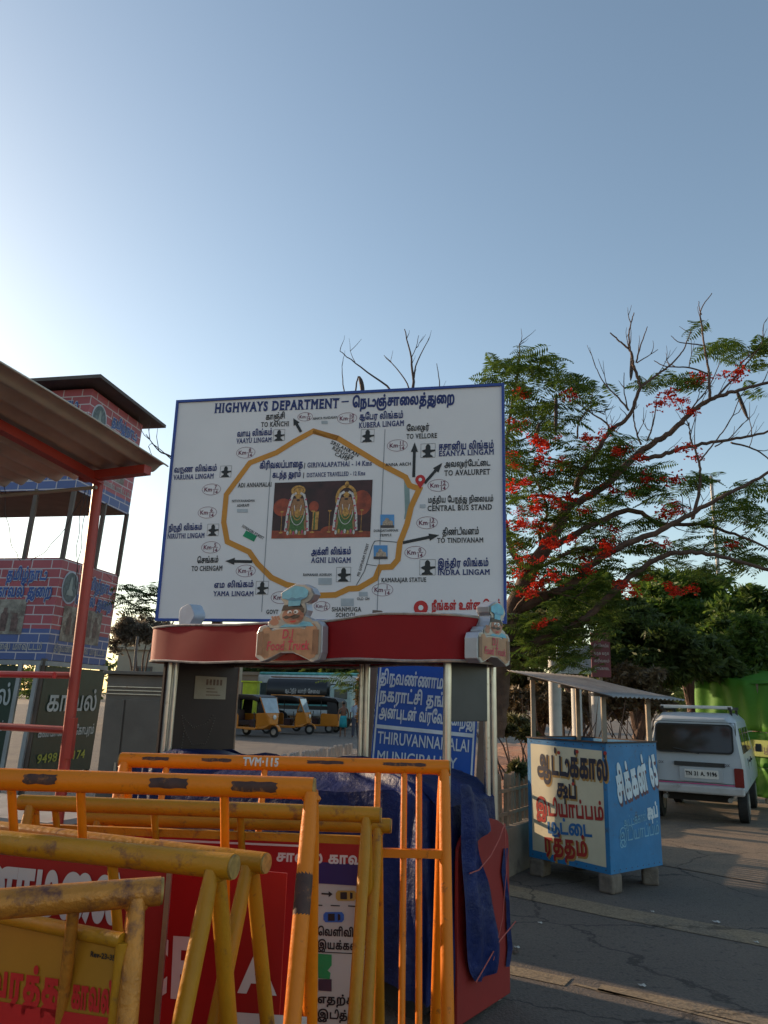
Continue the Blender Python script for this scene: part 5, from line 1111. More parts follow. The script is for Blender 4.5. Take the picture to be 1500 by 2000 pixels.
g = MB(); g.path([(-1.75, 0, 1.95), (-1.7, 0, 1.95), (1.55, 0, 1.95), (1.6, 0, 1.95)], [.62, .68, .68, .62], 24); g.build('tank', tb, tank, smooth=True)
tpn = Plane((0, -.70, 0), (1, 0, 0)); g = MB(); g.box((0, -.685, 1.72), (2.9, .02, .06)); g.build('orange_stripe', mat('stripe_orange', (.50, .18, .03), .5), tank)
g = MB(); tpn.text(g, 'குடிநீர் லாரி சேவை', -.7, 1.86, width=1.9, size=.28, bold=.03); g.build('tank_lettering', dimw, tank)
g = MB(); g.box((0, 0, 1.1), (4.2, .8, .2)); g.build('chassis', tb, tank)
g = MB(); g.box((2.35, 0, 1.45), (1.2, 1.9, 1.7)); cb = g.build('cab', mat('lorry_teal', (.30, .40, .38), .5), tank, bevel=.1)
g = MB(); g.box((2.35, -.96, 1.85), (.7, .03, .5)); g.build('cab_window', MC['bus_glass'], cb)
g = MB(); g.bar((-1.6, -.2, 2.68), (1.5, -.2, 2.68), .06, .06); g.bar((-1.6, .2, 2.68), (1.5, .2, 2.68), .06, .06); g.build('walkway_rail', mat('rust_rail', (.2, .09, .05), .7), tank)
for x in (-1.2, 2.3):
    for y in (-.85, .85): wheel(tank, (x, y, .46), .46, .26, (0, 1, 0))
lor = thing('white_lorry', 'white lorry cab at the right end of the square beside the lungi man', 'lorry', (*P(655, 1372, 58).to_2d(), 0), math.radians(-14))
g = MB(); g.prism([(-.7, .75), (.75, .75), (.8, 1.5), (.62, 2.3), (-.7, 2.35)], (0, -.9, 0), (1, 0, 0), (0, 0, 1), (0, 1.8, 0)); g.build('cab', bwh, lor, bevel=.06)
g = MB(); g.box((.0, -.91, 1.85), (.75, .03, .55)); g.build('side_window', MC['bus_glass'], lor)
g = MB(); g.box((.74, 0, 1.85), (.04, 1.5, .6), Matrix.Rotation(-.2, 3, 'Y')); g.build('windscreen', MC['bus_glass'], lor)
g = MB(); g.box((-2.4, 0, 1.3), (3.2, 1.9, .9)); g.build('load_bed', mat('lorry_bed', (.35, .38, .40), .6), lor, bevel=.03)
for x in (0, -2.8):
    for y in (-.8, .8): wheel(lor, (x, y, .45), .45, .25, (0, 1, 0))
g = MB(); p = P(490, 1358, 44); g.box((0, 0, 1.5), (.8, .9, 1.7)); yk = thing('yellow_kiosk', 'small lime yellow kiosk left of the bus', 'kiosk', (p.x, p.y, 0)); g.build('walls', mat('kiosk_yellow', (.50, .55, .02), .5), yk)
g = MB(); g.box((0, 0, 2.4), (1.0, 1.1, .08)); g.build('roof', MC['kiosk_yellow'], yk); g = MB(); g.box((0, 0, .33), (.7, .8, .65)); g.build('base', wood, yk)
# ================================================================== PEOPLE
def person(label, px, py, h, az, skin, cloth, top, hair=(.015, .012, .01), arm=0.2):
    p = GP(px, py); r = thing('person', label, 'person', (p.x, p.y, 0), math.radians(az)); k = h/1.7
    J = {'pelvis': (0, 0, .92, .135), 'waist': (0, 0, 1.05, .125), 'chest': (0, .0, 1.25, .15), 'neckb': (0, 0, 1.42, .075), 'neck': (0, .01, 1.50, .055), 'head': (0, .02, 1.58, .085), 'crown': (0, .01, 1.68, .075)}
    E = [('pelvis', 'waist'), ('waist', 'chest'), ('chest', 'neckb'), ('neckb', 'neck'), ('neck', 'head'), ('head', 'crown')]
    for n_, s_ in (('l', -1), ('r', 1)):
        J['sh'+n_] = (s_*.18, 0, 1.37, .06); J['el'+n_] = (s_*(.24+arm*.1), .02, 1.10, .043); J['wr'+n_] = (s_*(.22+arm*.1), .10, .86, .030); J['ha'+n_] = (s_*(.21+arm*.1), .12, .77, .032)
        J['hip'+n_] = (s_*.09, 0, .86, .095); J['kn'+n_] = (s_*.11, .03*s_, .48, .058); J['an'+n_] = (s_*.12, -.02*s_, .09, .038); J['to'+n_] = (s_*.13, .15-.02*s_, .03, .035)
        E += [('neckb', 'sh'+n_), ('sh'+n_, 'el'+n_), ('el'+n_, 'wr'+n_), ('wr'+n_, 'ha'+n_), ('pelvis', 'hip'+n_), ('hip'+n_, 'kn'+n_), ('kn'+n_, 'an'+n_), ('an'+n_, 'to'+n_)]
    ks_ = list(J); me = bpy.data.meshes.new('body'); me.from_pydata([(J[q][0]*k, J[q][1]*k, J[q][2]*k) for q in ks_], [(ks_.index(a), ks_.index(b)) for a, b in E], [])
    o = bpy.data.objects.new('body', me); C.objects.link(o); o.parent = r; me.materials.append(skin)
    o.modifiers.new('s', 'SKIN'); lay = me.skin_vertices[0] if me.skin_vertices else None
    if lay is None: bpy.context.view_layer.objects.active = o; me.attributes.new; 
    for i, q in enumerate(ks_):
        if lay: lay.data[i].radius = (J[q][3]*k, J[q][3]*k*.8); lay.data[i].use_root = (q == 'pelvis')
    ss_ = o.modifiers.new('u', 'SUBSURF'); ss_.levels = 1; ss_.render_levels = 2
    g = MB(); g.ball((0, -.0*k, 1.665*k), (.088*k, .10*k, .085*k), 12, 8); g.build('hair', mat('hair_black', hair, .7), r, smooth=True)
    def lf(prof, nm, m):   # cloth tube: (z, rx, ry)
        g = MB(); vs = []; n_ = 20
        for z, rx, ry in prof:
            for i in range(n_): a = 2*math.pi*i/n_; w_ = 1+.05*math.sin(a*5+z*6); vs.append((rx*k*w_*math.cos(a), ry*k*w_*math.sin(a), z*k))
        g.add(vs, [(j*n_+i, j*n_+(i+1) % n_, (j+1)*n_+(i+1) % n_, (j+1)*n_+i) for j in range(len(prof)-1) for i in range(n_)]); o = g.build(nm, m, r, smooth=True); q = o.modifiers.new('t', 'SOLIDIFY'); q.thickness = .008
    if cloth[0] == 'lungi': lf([(.48, .20, .15), (.7, .19, .15), (.92, .175, .14), (1.04, .15, .12)], 'lungi', cloth[1])
    else:
        for s_ in (-1, 1):
            g = MB(); g.path([(s_*.09*k, 0, .9*k), (s_*.11*k, .03*s_*k, .48*k), (s_*.12*k, -.02*s_*k, .1*k)], [.115*k, .08*k, .065*k], 12); g.build('trouser_leg', cloth[1], r, smooth=True)
    if top: 
        lf([(.84, .17, .13), (1.05, .155, .125), (1.28, .185, .135), (1.40, .15, .10), (1.45, .07, .06)], 'shirt', top)
        for s_ in (-1, 1): g = MB(); g.path([(s_*.15*k, 0, 1.38*k), (s_*.24*k, .02*k, 1.14*k)], [.075*k, .062*k], 10); g.build('sleeve', top, r, smooth=True)
    return r
skn = mat('brown_skin', (.16, .065, .035), .55)
person('person from behind with bare back and turquoise lungi walking on the square', 669, 1440, 1.48, 5, skn, ('lungi', mat('turquoise_cloth', (.015, .26, .30), .7, bump=.3, bscale=12)), None)
person('person in pale blue shirt half hidden behind the steel posts of the food cart', 694, 1441, 1.6, 15, skn, ('trousers', mat('dark_trouser', (.05, .05, .07), .7)), mat('pale_blue_shirt', (.28, .34, .42), .7))
# ================================================================== FENCES
fm = mat('old_concrete_picket', (.25, .175, .12), .8, var=.25, scale=8, dirt=(.16, .11, .08), damt=.4, dscale=7)
def fence(label, p0, p1, zt, sp, w_=.055, zb=.25, n_max=60, wall=True, gm=fm):
    p0 = Vector(p0); p1 = Vector(p1); d = p1-p0; L = d.length; az = math.atan2(d.y, d.x); r = thing('picket_fence', label, 'fence', (p0.x, p0.y, 0), az)
    n_ = int(L/sp); prof = [(-w_/2, zb), (w_/2, zb), (w_/2, zt-.05), (w_*.35, zt-.015), (0, zt), (-w_*.35, zt-.015), (-w_/2, zt-.05)]
    first = None
    for i in range(n_):
        if first is None:
            g = MB(); g.prism(prof, (0, -.02, 0), (1, 0, 0), (0, 0, 1), (0, .04, 0)); first = g.build('picket', gm, r); o = first
        else: o = first.copy(); C.objects.link(o)
        o.location = (i*sp, 0, random.uniform(-.012, .012)); o.rotation_euler = (random.uniform(-.03, .03), random.uniform(-.025, .025), 0)
    for z in (zb+.12, zt-.16):
        g = MB(); g.bar((0, -.035, z), (L, -.035, z), .025, .03); g.build('rail', gm, r)
    if wall: g = MB(); g.box((L/2, 0, zb/2), (L, .20, zb)); g.build('base_wall', mat('fence_base', (.20, .165, .13), .85, var=.2, dirt=(.10, .08, .065), damt=.4), r, bevel=.01)
    return r
fence('weathered picket fence on a low wall between food cart and soup stall', (1.10, 7.9, 0), (2.7, 10.6, 0), .95, .105, .045, .45)
fence('row of grey pickets behind the top rail lettered TVM-115', (-1.28, 8.9, 0), (-.36, 12.2, 0), .99, .125, .075, .25, gm=mat('pale_picket', (.34, .30, .27), .8, var=.2, dirt=(.18, .14, .12), damt=.3))
# kerb wall beside the earth bank
kb = MB(); kb.bar((.95, 7.0, .12), (1.6, 8.0, .12), .22, .24); 
# ================================================================== PILLARS, BANNERS, LAMP POLE
pil = mat('pillar_white', (.42, .42, .41), .6, dirt=(.35, .3, .25), damt=.3)
for i, (x, D, w_, yt) in enumerate(((1085, 12.0, .17, 1283), (1127, 12.6, .15, 1330), (1165, 13.2, .14, 1330))):
    p = P(x, 1400, D); zt = P(x, yt, D).z; g = MB(); g.tube((0, 0, 0), (0, 0, zt), w_*.55, n=14); t = g.build('white_pillar', pil, smooth=True); t.location = (p.x, p.y, 0)
    tag(t, ('white pillar nearest the roof slope of the soup stall, left of the three', 'middle of the three white pillars behind the soup stall', 'thin white pillar right of the other two behind the soup stall')[i], 'pillar', 'white pillars behind the soup stall')
bd = thing('pale_hoarding', 'pale blue hoarding behind the branches above the soup stall', 'hoarding', (*P(1125, 1400, 13.6).to_2d(), 0))
a_ = P(1088, 1315, 13.6); b_ = P(1158, 1262, 13.6)
g = MB(); g.box(((a_.x+b_.x)/2, 13.6, (a_.z+b_.z)/2), (b_.x-a_.x, .05, b_.z-a_.z)); g.build('sheet', mat('pale_blue_sheet', (.30, .38, .42), .5), bd, W=True)
for x in (a_.x+.06, b_.x-.06): g = MB(); g.bar((x, 13.66, 0), (x, 13.66, a_.z), .05, .05); g.build('pole', wood, bd, W=True)
bm_ = thing('maroon_banner', 'maroon banner with rows of small white print above the soup stall', 'banner', (*P(1175, 1400, 13.2).to_2d(), 0))
a_ = P(1156, 1322, 13.2); b_ = P(1190, 1236, 13.2); g = MB(); g.box(((a_.x+b_.x)/2, 13.2, (a_.z+b_.z)/2), (b_.x-a_.x, .03, b_.z-a_.z)); g.build('cloth', mat('banner_maroon', (.13, .025, .035), .6), bm_, W=True)
bpl = Plane((a_.x, 13.18, a_.z), (1, 0, 0)); g = MB(); wb = b_.x-a_.x; hb = b_.z-a_.z
for k in range(5): bpl.text(g, ('அன்னதானம்', 'திருக்கோயில்', 'வருக வருக', 'கிரிவலம்', 'நன்கொடை')[k], .04, hb*(.84-k*.17), width=wb*.8, size=.07, bold=.01)
g.build('banner_lettering', dimw, bm_, W=True)
g = MB(); g.bar((a_.x+wb/2, 13.25, 0), (a_.x+wb/2, 13.25, b_.z), .05, .05); g.build('pole', wood, bm_, W=True)
lp = thing('lamp_pole', 'thin grey lamp pole rising behind the flowering tree at the right', 'lamp post', (*P(1400, 1080, 26).to_2d(), 0))
zt = P(1398, 940, 26).z; g = MB(); g.tube((0, 0, 0), (0, 0, zt), .09, .055, 12); g.build('pole', mat('pole_grey', (.25, .25, .26), .5), lp, smooth=True)
for s_ in (-1, 1): g = MB(); g.box((s_*.18, 0, zt+.02), (.26, .12, .07)); g.build('lamp_head', MC['pole_grey'], lp, bevel=.01)
g = MB(); g.ball((0, 0, zt+.12), (.06, .06, .10), 8, 6); g.build('finial', MC['pole_grey'], lp)
# far buildings on the left
def building(label, px0, px1, py, D, col, depth=8):
    a = P(px0, py, D); b = P(px1, py, D); z = a.z; r = thing('building', label, 'building', ((a.x+b.x)/2, D+depth/2, 0)); w_ = b.x-a.x
    m = mat('wall_'+str(int(px0)), col, .8, var=.1, scale=1, dirt=tuple(c*.6 for c in col), damt=.3, dscale=1)
    g = MB(); g.box((0, 0, z/2), (w_, depth, z)); g.build('wall', m, r); g = MB(); g.box((0, 0, z+.12), (w_+.3, depth+.3, .25)); g.build('parapet', m, r)
    k = max(1, int(w_/2.5))
    for i in range(k):
        x = -w_/2+w_*(i+.5)/k
        for zz in (1.6, z-1.2):
            if zz > 1 and zz < z-.6: g = MB(); g.box((x, -depth/2-.01, zz), (.9, .06, 1.0)); f = g.build('window', mat('frame_brown', (.12, .09, .07), .6), r); g = MB(); g.box((x, -depth/2-.045, zz), (.74, .03, .84)); g.build('pane', MC['bus_glass'], f)
    return r
building('low cream building beyond the metal cabinet', 232, 330, 1268, 34, (.34, .29, .22))
building('taller pale building with flat roof beyond the cabinet', 262, 430, 1244, 44, (.30, .25, .19))
building('long brown building behind the bus and lorries', 470, 760, 1318, 60, (.16, .13, .10), 10)
pp_ = P(263, 1300, 20); g = MB(); g.tube((0, 0, 0), (0, 0, P(263, 1243, 20).z), .035, n=8); t = g.build('thin_pole', mat('pole_dark', (.12, .1, .09), .6)); t.location = (pp_.x, 20, 0); tag(t, 'thin dark pole rising behind the metal cabinet', 'pole')
# out of view to the left: shop row added to shade the square
sr = thing('added_shop_row', 'unseen row of two storey shops added to shade the square from the left', 'building', (-26, 9, 0))
g = MB(); g.box((0, 0, 2.9), (8, 34, 5.8)); g.build('wall', mat('added_shop_wall', (.35, .3, .24), .8), sr); g = MB(); g.box((0, 0, 5.95), (8.6, 34.6, .3)); g.build('parapet', MC['added_shop_wall'], sr)  # wall and parapet of the added shop row
for i in range(10): g = MB(); g.box((4.05, -15+i*3.3, 1.4), (.1, 2.5, 2.5)); g.build('added_shutter', mat('added_shutter_blue', (.08, .15, .22), .5), sr)
# ================================================================== TREES
bark = mat('bark_brown', (.095, .055, .038), .85, var=.35, scale=9, bump=.8, bscale=30)
twigm = mat('twig_dark', (.060, .040, .036), .85, var=.3)
lf1 = leafmat('frond_green', (.045, .095, .016), (.10, .15, .026), .45); petal = leafmat('petal_red', (.50, .016, .012), (.62, .06, .02), .4)
rt = random.Random(11)
def frond_mesh(seed, L=.46, pairs=13):
    q = random.Random(seed); mb = MB(); droop = q.uniform(.10, .3)
    def pt(t): return Vector((L*t, 0, .10*math.sin(t*1.4)-droop*L*t*t*1.6))
    for i in range(6): 
        a, b = pt(i/6), pt((i+1)/6); mb.add([a+Vector((0, .003, 0)), a-Vector((0, .003, 0)), b-Vector((0, .002, 0)), b+Vector((0, .002, 0))], [(0, 1, 2, 3)])
    for i in range(pairs):
        t = .12+.88*i/(pairs-1); p = pt(t); ln = L*.30*math.sin(math.pi*(.18+.80*t))**.7*q.uniform(.85, 1.1)
        for s_ in (-1, 1):
            dr = Vector((.35+q.uniform(-.05, .05), s_, q.uniform(-.30, .05)-droop*.5)).normalized(); w_ = .0155
            up = Vector((w_, 0, 0)); m_ = p+dr*ln*.5; e_ = p+dr*ln+Vector((0, 0, -.01))
            mb.add([p, m_-up, e_, m_+up], [(0, 1, 2, 3)])
    me = bpy.data.meshes.new('frond'); me.from_pydata([tuple(v) for v in mb.v], [], mb.f); me.materials.append(lf1); return me
FR = [frond_mesh(i) for i in range(5)]
def flower_mesh(seed):
    q = random.Random(seed); mb = MB()
    for i in range(34):
        c = Vector((q.gauss(0, .08), q.gauss(0, .075), q.gauss(0, .045)))
        for k in range(4):
            a = q.uniform(0, 6.28); d = Vector((math.cos(a), math.sin(a), q.uniform(-.4, .7))).normalized()*.042; s_ = d.orthogonal().normalized()*.018
            mb.add([c, c+d*.6+s_, c+d, c+d*.6-s_], [(0, 1, 2, 3)])
    me = bpy.data.meshes.new('flower_cluster'); me.from_pydata([tuple(v) for v in mb.v], [], mb.f); me.materials.append(petal); return me
FL = [flower_mesh(i) for i in range(4)]
def cxy(x, y, D): return P(940+x*.39, 560+y*.39, D)
ft = thing('flame_tree', 'flame tree with feathery fronds, red blossom and bare branches right of the board', 'tree', (1.25, 10.2, 0))
nL = MB()
def limb(pts, r0, r1, nm='limb', D0=10., D1=10., sub=7, twigs=0, m=bark, tree=ft, fn=cxy, mb=None):
    q = [fn(x, y, D0+(D1-D0)*i/(len(pts)-1)) for i, (x, y) in enumerate(pts)]; cur = []
    for i in range(len(q)-1):
        p0 = q[max(0, i-1)]; p1 = q[i]; p2 = q[i+1]; p3 = q[min(len(q)-1, i+2)]
        for k in range(sub):
            t = k/sub; cur.append(.5*((2*p1)+(p2-p0)*t+(2*p0-5*p1+4*p2-p3)*t*t+(3*p1-p0-3*p2+p3)*t**3)+Vector((rt.uniform(-1, 1), rt.uniform(-1, 1), rt.uniform(-1, 1)))*min(.012, r0*.3))
    cur.append(q[-1]); n_ = len(cur); g = MB(); g.path(cur, [r0+(r1-r0)*i/(n_-1) for i in range(n_)], 10 if r0 > .03 else 6); g.build(nm, m, tree, W=True, smooth=True)
    for i in range(twigs):
        k = rt.randint(int(n_*.25), n_-1); p = cur[k]; d = (cur[k]-cur[max(0, k-2)]).normalized(); d = (d+Vector((rt.uniform(-1, 1), rt.uniform(-.6, .6), rt.uniform(-.3, 1.1)))).normalized()
        L = rt.uniform(.15, .5); pts2 = [p]; 
        for s_ in range(4): d = (d+Vector((rt.uniform(-.3, .3), rt.uniform(-.3, .3), rt.uniform(-.15, .35)))).normalized(); pts2.append(pts2[-1]+d*L/4)
        nL.path(pts2, [.0075, .0065, .005, .0035, .0025], 4)
        if rt.random() < .5:
            d2 = (d+Vector((rt.uniform(-1, 1), rt.uniform(-.5, .5), rt.uniform(-.3, .9)))).normalized(); nL.path([pts2[2], pts2[2]+d2*L*.3, pts2[2]+d2*L*.55+Vector((0, 0, .02))], [.005, .004, .0025], 4)
    return cur
base = [(60, 2250), (90, 2050), (100, 1850), (150, 1640), (240, 1440), (310, 1320), (390, 1190), (430, 1100)]
limb(base, .15, .075, 'trunk', 10.2, 10.2)
limb([(430, 1100), (600, 1010), (760, 860), (850, 790), (960, 720), (1060, 620), (1180, 550), (1290, 520), (1480, 470)], .055, .018, D0=10.2, D1=9.4, twigs=9)
limb([(470, 1040), (500, 930), (560, 850), (640, 730), (740, 640), (800, 500)], .042, .022, D0=10.2, D1=9.7, twigs=5)
limb([(800, 500), (765, 400), (745, 320), (700, 280), (645, 230)], .022, .008, D0=9.7, D1=9.6, twigs=2); limb([(745, 320), (740, 230), (765, 130)], .013, .006, D0=9.6, D1=9.6, twigs=1)
limb([(775, 380), (800, 290), (832, 200)], .012, .005, D0=9.65, D1=9.7, twigs=1); limb([(780, 380), (830, 350), (885, 315)], .009, .004, D0=9.6, D1=9.7, twigs=1)
limb([(800, 500), (880, 440), (950, 390), (1010, 320), (1050, 220)], .02, .006, D0=9.7, D1=9.9, twigs=3)
limb([(1140, 420), (1120, 320), (1105, 200), (1100, 120), (1155, 32)], .016, .005, D0=9.6, D1=9.6, twigs=1); limb([(1145, 440), (1040, 405), (930, 400), (865, 370)], .013, .005, D0=9.6, D1=9.8, twigs=2); limb([(1145, 560), (1142, 480), (1140, 420)], .02, .016, D0=9.5, D1=9.6); limb([(1108, 292), (1040, 285), (985, 275), (950, 245)], .010, .004, D0=9.6, D1=9.6); limb([(1103, 140), (1092, 110), (1090, 72)], .008, .004, D0=9.6, D1=9.6)
limb([(150, 1640), (300, 1560), (450, 1490), (550, 1390), (700, 1300), (900, 1220), (1100, 1110), (1250, 1030), (1480, 910)], .066, .016, D0=10.2, D1=8.9, twigs=9)
limb([(420, 1720), (550, 1640), (700, 1490), (850, 1380), (1000, 1330), (1200, 1350), (1480, 1430)], .05, .02, D0=9.9, D1=9.0, twigs=8); limb([(100, 1850), (260, 1790), (420, 1720)], .07, .05, D0=10.2, D1=9.9)
limb([(240, 1440), (160, 1330), (125, 1200), (110, 1080)], .05, .03, D0=10.2, D1=10.5, twigs=3); limb([(110, 1080), (125, 800), (160, 550), (188, 400), (192, 285)], .03, .007, D0=10.5, D1=10.8, twigs=8)
limb([(310, 1320), (420, 1270), (600, 1170), (760, 1120), (900, 1190), (1100, 1190), (1300, 1250), (1480, 1330)], .05, .012, D0=10.3, D1=9.9, twigs=8)
limb([(800, 860), (900, 845), (1000, 810), (1150, 780), (1300, 755), (1480, 715)], .034, .014, D0=10.0, D1=10.0, twigs=8); limb([(1250, 780), (1380, 820), (1480, 900)], .014, .008, D0=10, D1=10.1, twigs=3)
limb([(430, 1100), (370, 1060), (300, 1045), (200, 1055), (120, 1060)], .03, .012, D0=10.2, D1=10.6, twigs=5); limb([(600, 800), (640, 700), (560, 640), (480, 580)], .02, .007, D0=10.0, D1=10.3, twigs=5)
limb([(740, 620), (680, 550), (620, 490), (570, 395)], .014, .005, D0=9.8, D1=9.9, twigs=2); limb([(735, 620), (715, 520), (715, 430)], .010, .004, D0=9.8, D1=9.9, twigs=1)
limb([(1060, 1160), (1095, 1000), (1090, 880), (1050, 760), (1040, 680)], .024, .007, D0=9.6, D1=9.8, twigs=4); limb([(1090, 880), (1160, 790), (1240, 680), (1290, 570)], .012, .005, D0=9.7, D1=9.8, twigs=3); limb([(1170, 800), (1240, 760), (1290, 710), (1345, 650)], .010, .004, D0=9.8, D1=9.9, twigs=2)
limb([(800, 790), (770, 700), (760, 600)], .014, .006, D0=10, D1=10.1, twigs=2); limb([(830, 770), (860, 690), (880, 560)], .013, .006, D0=9.9, D1=10.2, twigs=3); limb([(960, 720), (1060, 600), (1140, 500), (1200, 370)], .014, .005, D0=9.9, D1=10.2, twigs=3); limb([(1180, 550), (1300, 420), (1400, 290), (1410, 220)], .016, .005, D0=9.6, D1=9.7, twigs=3); limb([(1290, 400), (1350, 340), (1480, 270)], .012, .006, D0=9.7, D1=9.7, twigs=2)
limb([(310, 1330), (290, 1220), (330, 1130), (280, 980), (220, 900), (130, 930)], .028, .01, D0=10.3, D1=10.8, twigs=6); limb([(250, 1430), (400, 1350), (520, 1310), (640, 1340)], .028, .01, D0=10.1, D1=9.7, twigs=6); limb([(160, 1640), (220, 1560), (330, 1530), (470, 1560)], .03, .01, D0=10.1, D1=9.6, twigs=5)
limb([(130, 780), (220, 760), (290, 690), (360, 600)], .014, .006, D0=10.6, D1=10.5, twigs=3); limb([(480, 760), (490, 680), (540, 620), (620, 640)], .014, .006, D0=10.2, D1=10.2, twigs=4)
# fronds: (x, y, spread x, spread y, count)
CL = [(180, 1720, 120, 50, 14), (350, 1650, 120, 50, 14), (520, 1620, 110, 50, 12), (620, 1700, 110, 60, 12), (420, 1880, 120, 40, 12), (250, 1880, 110, 40, 12), (180, 560, 60, 90, 9), (150, 900, 50, 120, 12), (330, 700, 120, 60, 12), (250, 950, 120, 60, 12), (500, 820, 110, 50, 10), (300, 1100, 120, 70, 12), (180, 1300, 60, 110, 12), (300, 1400, 110, 70, 12), (520, 1110, 110, 50, 10), (700, 1200, 120, 50, 10), (500, 1330, 120, 60, 12), (900, 1300, 120, 50, 10), (1000, 1400, 140, 40, 10), (1300, 1350, 120, 50, 12), (1200, 1130, 110, 40, 8), (130, 400, 90, 22, 9), (250, 420, 90, 25, 12), (340, 370, 50, 20, 5), (200, 360, 55, 30, 6), (60, 470, 55, 18, 5), (420, 480, 110, 28, 16), (520, 510, 70, 20, 9), (250, 600, 100, 60, 14), (190, 520, 60, 40, 7), (520, 590, 60, 20, 6), (440, 640, 60, 40, 6), (190, 850, 90, 60, 13), (330, 780, 90, 40, 8), (620, 930, 190, 35, 26), (800, 960, 130, 40, 18), (850, 1030, 90, 40, 12), (540, 960, 80, 30, 8), (650, 1060, 100, 30, 10), (720, 780, 80, 30, 7), (660, 850, 90, 30, 8),
      (1220, 330, 90, 28, 13), (1240, 290, 50, 18, 5), (1410, 310, 60, 18, 8), (1370, 395, 40, 18, 4), (1000, 490, 80, 30, 11), (1080, 210, 45, 5, 2), (840, 490, 60, 22, 5), (1350, 540, 30, 8, 2), (1100, 960, 80, 22, 7), (1050, 1000, 50, 20, 4), (1330, 1000, 60, 18, 5), (1320, 1100, 90, 22, 10), (1240, 1060, 50, 20, 5), (1390, 1170, 80, 30, 10), (1250, 1280, 100, 30, 10), (1120, 1190, 80, 20, 7), (1380, 1380, 80, 35, 10), (1100, 1310, 80, 20, 6), (1200, 1420, 80, 30, 6),
      (220, 1690, 100, 40, 15), (380, 1760, 110, 45, 22), (230, 1790, 90, 40, 12), (450, 1840, 80, 30, 10), (450, 1540, 110, 50, 16), (560, 1470, 90, 50, 12), (350, 1450, 100, 50, 10), (650, 1390, 90, 40, 10), (430, 1370, 80, 40, 8), (780, 1420, 80, 35, 8), (650, 1560, 130, 60, 16), (250, 1230, 120, 90, 16), (400, 1150, 100, 60, 12), (560, 1190, 90, 50, 9), (150, 1010, 60, 90, 9), (600, 1280, 90, 50, 9), (760, 1290, 80, 40, 7), (160, 1480, 60, 90, 10), (330, 960, 100, 60, 12), (450, 880, 90, 50, 9), (150, 700, 50, 80, 8), (980, 1090, 60, 30, 5), (1420, 1010, 50, 20, 4), (870, 1180, 80, 30, 5), (500, 1700, 100, 50, 10), (330, 620, 60, 40, 6)]
cnt = 0; extra = MB()
allf = []
for x, y, sx, sy, n_ in CL:
    for i in range(int(n_*1.6)): allf.append((x+rt.gauss(0, sx*.6), y+rt.gauss(0, sy*.7), 10.1+(rt.uniform(.15, .9) if rt.random() < .72 else rt.uniform(-.6, 0))))
rt.shuffle(allf)
def place_frond(x, y, D, tree, par_inv, i, sc_=1., fn=cxy, col=None):
    p = fn(x, y, D); M = Matrix.Translation(p) @ Matrix.Rotation(rt.uniform(0, 6.283), 4, 'Z') @ Matrix.Rotation(rt.uniform(-.35, .30), 4, 'Y') @ Matrix.Rotation(rt.uniform(-.5, .5), 4, 'X') @ Matrix.Scale(sc_*rt.uniform(.75, 1.15), 4)
    M = M @ Matrix.Translation((-.2, 0, 0)); return par_inv @ M
inv = rmat(ft).inverted()
for i, (x, y, D) in enumerate(allf):
    M = place_frond(x, y, D, ft, inv, i)
    if i < 275:
        o = bpy.data.objects.new('frond', FR[i % 5]); C.objects.link(o); o.parent = ft; o.matrix_local = M
    else:
        me = FR[i % 5]; extra.add([M @ v.co for v in me.vertices], [tuple(p.vertices) for p in me.polygons])
extra.build('frond_mass', lf1, ft, kind='stuff')
FLW = [(230, 545, 1), (410, 555, 1), (180, 690, 2), (570, 740, 3), (740, 840, 3), (1000, 560, 3), (920, 605, 2), (1110, 435, 2), (1265, 450, 3), (1090, 590, 1), (160, 890, 2), (270, 810, 3), (350, 870, 2), (340, 950, 1), (310, 1100, 4), (150, 1060, 3), (200, 1190, 3), (290, 1190, 3), (540, 1080, 3), (720, 1030, 2), (950, 1130, 3), (1010, 870, 2), (990, 940, 1), (600, 1290, 3), (890, 1285, 3), (500, 1400, 3), (290, 1480, 5), (140, 1470, 3), (770, 1480, 3), (1000, 1520, 4), (400, 1430, 2), (620, 1330, 3), (430, 890, 2), (1290, 1270, 1), (320, 1650, 2), (220, 1390, 2), (660, 860, 2), (1045, 860, 1), (730, 1465, 1), (200, 960, 1), (480, 800, 1), (820, 1460, 1), (130, 1180, 3), (370, 1090, 2), (240, 1120, 2), (130, 870, 2), (590, 700, 1), (650, 1250, 2), (450, 1240, 2), (350, 1290, 2), (830, 980, 1), (400, 770, 1), (230, 1540, 2), (180, 1330, 2)]
for i, (x, y, n_) in enumerate(FLW):
    for k in range(n_ if i % 3 else max(1, n_-1)):
        o = bpy.data.objects.new('flower_cluster', FL[(i+k) % 4]); C.objects.link(o); o.parent = ft; o.matrix_local = inv @ Matrix.Translation(cxy(x+rt.gauss(0, 34), y+rt.gauss(0, 24), 9.75+rt.uniform(-.5, .35))) @ Matrix.Rotation(rt.uniform(0, 6), 4, 'Z') @ Matrix.Scale(rt.uniform(.5, .9), 4)
# seed pods
for x, y, l_, a_ in ((365, 640, .62, .08), (1310, 590, .42, -.22), (742, 400, .42, .15), (262, 740, .35, .3)):
    p = cxy(x, y, 9.9); g = MB(); q = [p+Vector((math.sin(a_*3+t*.8)*.04-a_*l_*(t-.5), 0, l_*(.5-t))) for t in [i/8 for i in range(9)]]; g.path(q, [.008, .022, .026, .026, .026, .026, .024, .018, .006], 8); g.build('seed_pod', mat('pod_dark', (.045, .03, .028), .8), ft, W=True, smooth=True)
nL.build('twigs', twigm, ft, W=True, kind='stuff')
